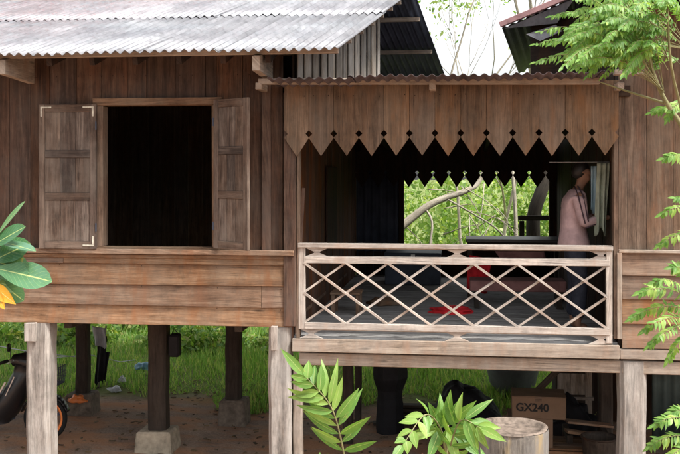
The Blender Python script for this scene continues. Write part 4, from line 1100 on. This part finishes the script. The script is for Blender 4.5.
def curve(pts, n=24):
    """catmull through pts"""
    P = [Vector(p) for p in pts]; P = [P[0]*2-P[1]]+P+[P[-1]*2-P[-2]]; out = []
    seg = len(P)-3
    for i in range(n+1):
        t = i/n*seg; k = min(int(t), seg-1); t -= k; a, b_, c, d = P[k:k+4]
        out.append(.5*((2*b_)+(-a+c)*t+(2*a-5*b_+4*c-d)*t*t+(-a+3*b_-3*c+d)*t**3))
    return out
def frond(parent, pts, npair, L, wd, r0, start=.25, mat='frondleaf', nrm=None, droop=.12, ang=62, name='frond', stem='stem', lb=.25):
    c = curve(pts, 30); mb = MB()
    nrm = Vector(nrm) if nrm else Vector((-.1, -.5, .85))
    for k in range(npair):
        t = start+(1-start)*(k+.5)/npair; i = t*30; i0 = min(int(i), 29); p = c[i0].lerp(c[i0+1], i-i0); tan = (c[i0+1]-c[i0]).normalized()
        n = (nrm-tan*nrm.dot(tan)).normalized(); sd_ = tan.cross(n).normalized()
        ll = L*(.62+.5*math.sin(math.pi*min(1, (k+1)/npair)**.8))*random.uniform(.68, 1.15)
        for s in (-1, 1):
            a = R(ang+random.uniform(-13, 13))*(1-.35*k/npair)
            if random.random() < .04: continue
            d = tan*math.cos(a)+sd_*s*math.sin(a)+n*random.uniform(-.35, .15)-Vector((0, 0, droop*random.uniform(.5, 1.5)))
            add_leaf(mb, p, d, n+Vector((random.uniform(-.3, .3), random.uniform(-.3, .3), random.uniform(-.2, .2))), ll, wd*random.uniform(.8, 1.12), 6, lb*random.uniform(.4, 1.8), random.uniform(-.05, .5))
    tan = (c[-1]-c[-2]).normalized(); add_leaf(mb, c[-1], tan, nrm, L*.9, wd, 5, lb, .1)
    o = mb.build(name, M[mat], parent, smooth=True)
    tb_ = MB(); tb_.tube(c, [r0*(1-.7*i/30) for i in range(31)], 5); tb_.build('stalk', M[stem], o, smooth=True)
    return o
# sapling at the right
sap = thing('young_tree', 'slender young tree with feathery leaves in front of the tan house', 'tree', at(760, 700, 5.2)[:2]+(0,) if False else (at(740, 300, 5.0).x, at(740, 300, 5.0).y, 0))
DS = 5.0
base = at(740, 300, DS); base.z = -.05
m = MB()
trunk = curve([base, at(735, 380, DS), at(722, 210, DS), at(690, 140, DS), at(664, 98, DS), at(650, 62, DS-.05), at(641, 20, DS-.1), at(630, -40, DS)], 40)
m.tube(trunk, [.022-.018*i/40 for i in range(41)], 8); m.build('trunk', M['stem'], sap, smooth=True)
m = MB()
brs = [[at(690, 140, DS), at(672, 70, DS-.2), at(668, 10, DS-.3), at(672, -40, DS-.3)], [at(722, 210, DS), at(700, 120, DS+.2), at(690, 60, DS+.3), at(688, 0, DS+.3)], [at(668, 104, DS), at(630, 92, DS+.15), at(600, 82, DS+.2)],
       [at(722, 215, DS), at(700, 260, DS-.3), at(690, 300, DS-.4)], [at(735, 380, DS), at(705, 420, DS-.3), at(690, 440, DS-.3)]]
for q in brs: m = MB(); m.tube(curve(q, 14), [.009-.006*i/14 for i in range(15)], 6); m.build('branch', M['stem'], sap, smooth=True)
node = lambda px, py, dd=0: at(px, py, DS+dd)
fr_list = []
targets = [((655, 84), (536, 58)), ((652, 76), (536, 40)), ((650, 70), (541, 27)), ((648, 62), (552, 12)), ((646, 55), (575, -6)), ((645, 50), (600, -14)), ((644, 40), (625, -25)),
           ((656, 80), (575, 64)), ((650, 66), (565, 48)), ((652, 70), (585, 30)), ((648, 58), (602, 8)), ((668, 60), (640, -12)), ((670, 40), (700, -8)), ((668, 50), (612, 22)), ((668, 70), (630, 45)), ((690, 60), (650, 30)), ((690, 40), (655, 2)), ((688, 70), (730, 40)), ((672, 30), (610, -5)), ((690, 75), (652, 62)), ((655, 80), (592, 52)), ((650, 60), (570, 24)), ((648, 48), (590, -2)), ((690, 20), (650, -20)), ((668, 20), (628, 12))]
for k in range(105):
    a0 = random.choice(((655, 82), (650, 66), (646, 50), (668, 58), (670, 35), (690, 50), (641, 22), (664, 92)))
    ang_ = R(random.uniform(150, 262)); L_ = random.uniform(55, 100)
    ex, ey = a0[0]+L_*math.cos(ang_), a0[1]+L_*math.sin(ang_)*.62
    if ey > 72 or ex < 545: continue
    targets.append((a0, (ex, ey)))
for k, ((ax, ay), (bx_, by_)) in enumerate(targets):
    da, db = random.uniform(-.1, .1), random.uniform(-.55, .25)
    mid1 = (ax+(bx_-ax)*.4, ay+(by_-ay)*.4-9-random.uniform(0, 5)); mid2 = (ax+(bx_-ax)*.75, ay+(by_-ay)*.75-9-random.uniform(0, 4))
    frond(sap, [node(ax, ay, da*.3), node(*mid1, (da+db)/2), node(*mid2, db*.8), node(bx_, by_+4, db)], random.choice((17, 19, 21, 23)), .045, .0155, .0026, .28, nrm=(random.uniform(-.3, .2), -.75, random.uniform(.5, .9)), droop=.35)
low = [((694, 300, -.4), (640, 293, -.5)), ((692, 310, -.4), (632, 318, -.3)), ((694, 296, -.3), (655, 282, -.6)), ((700, 325, -.3), (650, 345, -.5)), ((700, 330, -.4), (668, 360, -.4)), ((700, 290, -.4), (672, 268, -.4)), ((700, 275, -.3), (690, 245, -.4)), ((694, 320, -.2), (645, 330, -.7)),
       ((705, 425, -.3), (655, 425, -.5)), ((700, 440, -.3), (650, 447, -.4)), ((705, 430, -.3), (672, 412, -.4)), ((700, 445, -.3), (665, 465, -.4)),
       ((700, 118, .1), (652, 112, .1)), ((708, 170, .1), (664, 158, -.1)), ((712, 215, .1), (662, 214, -.1)), ((712, 235, 0), (660, 245, -.1)), ((690, 100, .2), (668, 118, 0)), ((712, 225, 0), (676, 198, -.2))]
for (ax, ay, da), (bx_, by_, db) in low:
    frond(sap, [node(ax, ay, da), node((ax*.6+bx_*.4), ay*.6+by_*.4-7, (da+db)/2), node(ax*.25+bx_*.75, ay*.25+by_*.75-6, db), node(bx_, by_, db)], random.choice((15, 16, 18)), .05, .017, .0026, .12, nrm=(random.uniform(-.3, .2), -.8, random.uniform(.4, .8)), droop=.3)
# foreground pinnate plant
D1 = 3.6
p1 = thing('leafy_plant', 'bright green plant with one tall arching compound leaf, in front of the left veranda stilt', 'plant', (at(350, 500, D1).x, at(350, 500, D1).y, 0))
def n1(px, py, d=0): return at(px, py, D1+d)
def big_frond(par, pts, npair, L, wd, stt=.1, mat='fernleaf', ang=58, nrm=(-.05, -.9, .45)):
    return frond(par, pts, npair, L, wd, .0045, stt, mat, nrm, .12, ang, lb=.35)
g0 = at(352, 640, D1); g0.z = -.02
m = MB(); m.tube(curve([g0, n1(354, 560), n1(348, 480)], 12), .008, 6); m.build('stem', M['stem'], p1, smooth=True)
big_frond(p1, [n1(348, 480), n1(341, 440, -.05), n1(330, 405, -.1), n1(305, 376, -.12)], 13, .15, .036, .06)
big_frond(p1, [n1(350, 500), n1(365, 478, .05), n1(390, 468, .1)], 5, .1, .03, .2)
big_frond(p1, [n1(348, 500), n1(325, 478, .1), n1(300, 466, .15)], 5, .1, .03, .2)
p2 = thing('leafy_plant', 'yellow-green plant with a drooping tuft of long leaves in front of the stump', 'plant', (at(445, 500, D1).x, at(445, 500, D1).y, 0))
g0 = at(446, 640, D1); g0.z = -.02
m = MB(); m.tube(curve([g0, n1(452, 560), n1(446, 480), n1(447, 425)], 16), .008, 6); m.build('stem', M['stem'], p2, smooth=True)
big_frond(p2, [n1(446, 470), n1(452, 440, -.1), n1(462, 420, -.15), n1(480, 428, -.2)], 8, .12, .036, .1)
big_frond(p2, [n1(446, 455), n1(440, 428, -.05), n1(425, 415, -.15), n1(403, 445, -.25)], 10, .085, .033, .1, ang=70)
m = MB()
for px, py, dx_, dy_, L in ((445, 425, 6, -34, .15), (448, 424, 26, -20, .15), (442, 426, -16, -26, .12), (450, 428, 38, 4, .13), (447, 430, 10, 30, .15), (440, 430, -12, 30, .13), (452, 430, 28, 26, .15), (460, 428, 22, 30, .12), (436, 428, -26, 12, .12), (446, 426, 16, -30, .12)):
    add_leaf(m, n1(px, py, -.05), (n1(px+dx_, py+dy_, -.12)-n1(px, py, -.05)), Vector((random.uniform(-.3, .3), -1, .3)), L, .04, 6, .35, .15)
m.build('leaf', M['fernleaf'], p2, smooth=True)
m = MB(); add_leaf(m, n1(426, 462, -.2), (n1(418, 446, -.3)-n1(426, 462, -.2)), (0, -1, .2), .06, .04); m.build('young_leaf', plain('pink_leaf', (.55, .28, .24), .5), p2, smooth=True)
big_frond(p2, [n1(452, 500), n1(490, 472, .1), n1(520, 474, .15)], 5, .1, .03, .2)
# left broad-leaf plant
D2 = 3.2
p3 = thing('broad_leaf_plant', 'broad-leaved plant with blue-green rounded leaves and one yellowing leaf, at the left edge', 'plant', (at(-60, 400, D2).x, at(-60, 400, D2).y, 0))
def n2(px, py, d=0): return at(px, py, D2+d)
g0 = at(-40, 600, D2); g0.z = -.02
m = MB(); m.tube(curve([g0, n2(-50, 420), n2(-30, 320), n2(-12, 270), n2(-6, 235)], 20), [.014-.009*i/20 for i in range(21)], 7); m.build('stem', M['stem'], p3, smooth=True)
m = MB()
LV = [((-6, 268), (49, 280), 24, (0, -.9, .5)), ((-10, 262), (28, 243), 24, (.1, -.8, .6)), ((-8, 240), (34, 248), 14, (0, -.3, 1)), ((-6, 240), (22, 201), 9, (-.6, -.7, .2)), ((-12, 258), (26, 272), 26, (-.2, -1, .3)), ((-10, 275), (22, 300), 20, (0, -1, .3)),
      ((-14, 250), (22, 226), 18, (.2, -.7, .7)), ((-20, 270), (-30, 320), 24, (0, -1, .3)), ((-15, 240), (-45, 200), 24, (0, -1, .4)), ((-10, 280), (18, 288), 14, (0, -.8, .5)), ((-14, 285), (8, 262), 22, (0, -.8, .5))]
for (a, c, wpx, nr) in LV:
    A_ = n2(*a, random.uniform(-.03, .05)); B_ = n2(*c, random.uniform(-.12, .03)); add_leaf(m, A_, B_-A_, nr, (B_-A_).length*1.03, wpx*D2/FP*1.15, 12, .18, .06, True)
m.build('leaf', M['broadleaf'], p3, smooth=True)
m = MB()
for (a, c, wpx) in (((-8, 285), (13, 303), 12), ((-6, 290), (3, 308), 10)):
    A_ = n2(*a, -.04); B_ = n2(*c, -.08); add_leaf(m, A_, B_-A_, (0, -1, .2), (B_-A_).length*1.05, wpx*D2/FP*1.2, 8, .3, .1)
m.build('yellow_leaf', M['yellowleaf'], p3, smooth=True)

# ---------------- numpy foliage masses
def mass(name, mat, centers, dens, size, label, cat, kind='stuff', parent=None):
    P = []; 
    for (c, r, n) in centers:
        q = rng.normal(size=(n, 3)); q /= np.linalg.norm(q, axis=1)[:, None]; q *= (rng.random(n)**.42)[:, None]
        # lumpy outline
        k = 1+.28*np.sin(q[:, 0]*7+c[0])*np.sin(q[:, 2]*6+c[1])+.12*np.sin(q[:, 0]*17+q[:, 2]*15)
        P.append(np.array(c)+q*np.array(r)*k[:, None])
    P = np.concatenate(P); P = P[P[:, 2] > .02]; n = len(P)
    d = rng.normal(size=(n, 3)); d /= np.linalg.norm(d, axis=1)[:, None]; d[:, 2] -= .25
    u = rng.normal(size=(n, 3)); s = np.cross(d, u); s /= np.linalg.norm(s, axis=1)[:, None]
    L = size*rng.uniform(.6, 1.5, n)[:, None]
    v = np.stack([P, P+d*L*.5+s*L*.24, P+d*L, P+d*L*.5-s*L*.24], 1).reshape(-1, 3)
    me = bpy.data.meshes.new(name); me.vertices.add(4*n); me.vertices.foreach_set('co', v.astype('f').ravel())
    me.loops.add(4*n); me.loops.foreach_set('vertex_index', np.arange(4*n, dtype='i'))
    me.polygons.add(n); me.polygons.foreach_set('loop_start', np.arange(0, 4*n, 4, dtype='i')); me.polygons.foreach_set('loop_total', np.full(n, 4, 'i'))
    me.update(calc_edges=True); me.materials.append(mat)
    o = bpy.data.objects.new(name, me); COL.objects.link(o)
    if parent: adopt(o, parent)
    else: tag(o, label, cat, None, kind)
    return o
cen = []
for i in range(72):
    x = -13+i*.33+random.uniform(-.4, .4); y = random.uniform(7.6, 11.5); h = random.uniform(.18, .5)*(y-4)/4
    cen.append(((x, y, h*.45), (random.uniform(.4, 1.1), .7, h), 1300))
mass('undergrowth', M['bushleaf'], cen, 1, .13, 'tangled green undergrowth behind the house', 'undergrowth')
cen = []
for i in range(30):
    x = -14+i*.95+random.uniform(-.4, .4); y = random.uniform(16.5, 21); h = random.uniform(1.9, 2.9)
    cen.append(((x, y, 1.4), (random.uniform(1.0, 1.7), 1.2, h), 2000))
mass('far_thicket', M['palegreen'], cen, 1, .17, 'sunlit pale green thicket beyond the undergrowth', 'thicket')
# grass blades
n = 90000
gxp = rng.uniform(-11, 9, n); gyp = 3.4+rng.random(n)**1.3*8.5
keep = (gyp+.8*np.sin(gxp*1.7)*.6+.4*np.sin(gxp*4.1+1)) > 4.0; gxp, gyp = gxp[keep], gyp[keep]; n = len(gxp)
hgt = rng.uniform(.06, .24, n)*(.6+.5*np.clip((gyp-5)/4, 0, 1)+.35*np.sin(gxp*2.1)*np.sin(gyp*1.7)); hgt = np.abs(hgt)+.03
a = rng.uniform(0, 6.28, n); ln = rng.uniform(0, .12, n); wv = rng.uniform(.005, .011, n)
base_ = np.stack([gxp, gyp, np.zeros(n)-.02], 1); sv = np.stack([np.cos(a)*wv, np.sin(a)*wv, np.zeros(n)], 1)
tip = base_+np.stack([np.sin(a)*ln, np.cos(a)*ln, hgt], 1); mid = base_*.45+tip*.55+np.stack([np.zeros(n), np.zeros(n), hgt*.1], 1)
v = np.stack([base_-sv, base_+sv, mid+sv*.7, tip, mid-sv*.7], 1).reshape(-1, 3)
me = bpy.data.meshes.new('grass'); me.vertices.add(5*n); me.vertices.foreach_set('co', v.astype('f').ravel())
me.loops.add(5*n); me.loops.foreach_set('vertex_index', np.arange(5*n, dtype='i')); me.polygons.add(n)
me.polygons.foreach_set('loop_start', np.arange(0, 5*n, 5, dtype='i')); me.polygons.foreach_set('loop_total', np.full(n, 5, 'i')); me.update(calc_edges=True)
me.materials.append(M['grass']); go = bpy.data.objects.new('grass', me); COL.objects.link(go); tag(go, 'green grass growing behind the stilts', 'grass', kind='stuff')

# branching tree
def tree(name, label, base, h, spread, mat, r0, depth, seed, group=None, lean=(0, 0), leaves=0, leafmat_='palegreen', lsz=.12):
    random.seed(seed); t = thing(name, label, 'tree', (base[0], base[1], 0), group=group); tips = []
    tm, bm_ = MB(), MB()
    def grow(p, d, L, r, k, first=False):
        pts = [p]; q = p.copy(); dd = d.copy()
        for i in range(5):
            dd = (dd+Vector((random.uniform(-.16, .16), random.uniform(-.16, .16), random.uniform(-.05, .12)))).normalized(); q = q+dd*L/5; pts.append(q.copy())
        (tm if first else bm_).tube(pts, [r*(1-.09*i) for i in range(6)], 7 if r > .02 else 4)
        if k == 0: tips.append(q); return
        for j in range(random.choice((2, 3, 3))):
            e = random.choice(pts[2:]) if j else q
            nd = (dd+Vector((random.uniform(-1, 1), random.uniform(-1, 1), random.uniform(-.2, .7)))*spread).normalized()
            grow(e, nd, L*random.uniform(.55, .85), r*.58, k-1)
    grow(Vector(base), Vector((lean[0], lean[1], 1)).normalized(), h, r0, depth, True)
    tm.build('trunk', mat, t, smooth=True); bm_.build('branch', mat, t, smooth=True)
    if leaves: mass('crown', M[leafmat_], [(tuple(q), (.45, .45, .35), leaves) for q in tips], 1, lsz, None, None, parent=t)
    random.seed(seed+99)
    return t
pb = M['palebark']; M['mossy'] = pb
tree('bare_tree', 'bare thin-branched tree showing above the veranda roof, nearest the left roof', (X(470, 14), 13, 0), 4.6, .55, pb, .045, 4, 4)
tree('bare_tree', 'bare thin-branched tree against the white sky just left of the right roof', (X(500, 16), 15, 0), 5.2, .6, pb, .05, 4, 9, leaves=30, lsz=.1)
tree('bare_tree', 'sparse pale tree rising behind the left part of the sky gap', (X(440, 20), 19, 0), 5.5, .6, pb, .045, 4, 15, leaves=22, lsz=.12)
tree('leafy_tree', 'small leafy tree beyond the right house, behind the rusty verge', (X(548, 14), 14, 0), 5.6, .5, pb, .09, 3, 23, leaves=260, lsz=.14)
# branches seen through the veranda opening
m = MB(); m.tube(curve([pl(395, 232, 7.5), pl(425, 208, 7.6), pl(445, 198, 7.7), pl(468, 190, 7.8), pl(482, 176, 8.0), pl(500, 120, 8.3)], 30), [.075-.045*i/30 for i in range(31)], 8)
m.tube(curve([pl(425, 208, 7.6), pl(432, 222, 7.5), pl(430, 245, 7.4), pl(424, 300, 7.3)], 12), .02, 6)
m.tube(curve([pl(445, 198, 7.7), pl(475, 215, 7.5), pl(500, 232, 7.4), pl(520, 262, 7.3)], 12), .016, 6)
for k in range(16):
    a_ = (random.uniform(405, 500), random.uniform(180, 235)); q_ = random.uniform(-.6, 3.2); l_ = random.uniform(25, 70)
    m.tube(curve([pl(*a_, 7.6+random.uniform(-.4, .8)), pl(a_[0]+l_*.5*math.cos(q_)+4, a_[1]+l_*.5*math.sin(q_), 7.7), pl(a_[0]+l_*math.cos(q_), a_[1]+l_*math.sin(q_)+6, 7.8)], 8), [.012-.001*i for i in range(9)], 5)
m.tube(curve([pl(360, 300, 7.2), pl(380, 250, 7.4), pl(395, 232, 7.5)], 10), .08, 8)
m.tube(curve([pl(340, 420, 7.0), pl(350, 350, 7.1), pl(360, 300, 7.2)], 10), .085, 8)
tag(m.build('pale_tree', pb, None, smooth=True), 'pale leaning tree limb arching across the rear opening of the veranda', 'tree')
m = MB(); m.tube(curve([pl(512, 395, 9), pl(517, 300, 9), pl(516, 235, 9), pl(514, 190, 9), pl(505, 90, 9.3)], 20), [.05-.02*i/20 for i in range(21)], 7)
tag(m.build('thin_tree', pb, None, smooth=True), 'thin upright pale tree stem seen between the pale limb and the dark trunk', 'tree')
m = MB(); m.tube(curve([pl(528, 420, 7.2), pl(533, 260, 7.2), pl(534, 215, 7.2), pl(545, 180, 7.3), pl(556, 130, 7.5)], 20), [.13-.03*i/20 for i in range(21)], 9)
tag(m.build('dark_tree', M['bark'], None, smooth=True), 'dark leaning tree trunk behind the person', 'tree')
m = MB(); m.beam(pl(518, 218, 6.6), pl(575, 218, 6.6), .08, .08); m.box(pl(522, 218, 6.6).x-.04, pl(522, 218, 6.6).x+.04, 6.62, 6.7, -.05, pl(522, 218, 6.6).z-.05); m.box(pl(570, 218, 6.6).x-.04, pl(570, 218, 6.6).x+.04, 6.62, 6.7, -.05, pl(570, 218, 6.6).z-.05)
tag(m.build('rail_fence', M['bark'], None, .004), 'dark horizontal pole rail behind the veranda, against the dark trunk', 'rail')

for o in COL.objects:
    if o.get('category'):
        n_ = o.name.split('.')[0]
        if n_ == 'bare_tree': o['group'] = 'bare pale trees behind the houses'
        if n_ == 'plastic_bag': o['group'] = 'plastic litter in the grass'
        if n_ == 'wooden_house': o['group'] = 'plank houses on either side of the veranda'
        if n_ == 'cardboard_box': o['group'] = 'brown cartons stacked under the veranda'
        if n_ == 'leafy_plant': o['group'] = 'green plants in the foreground'
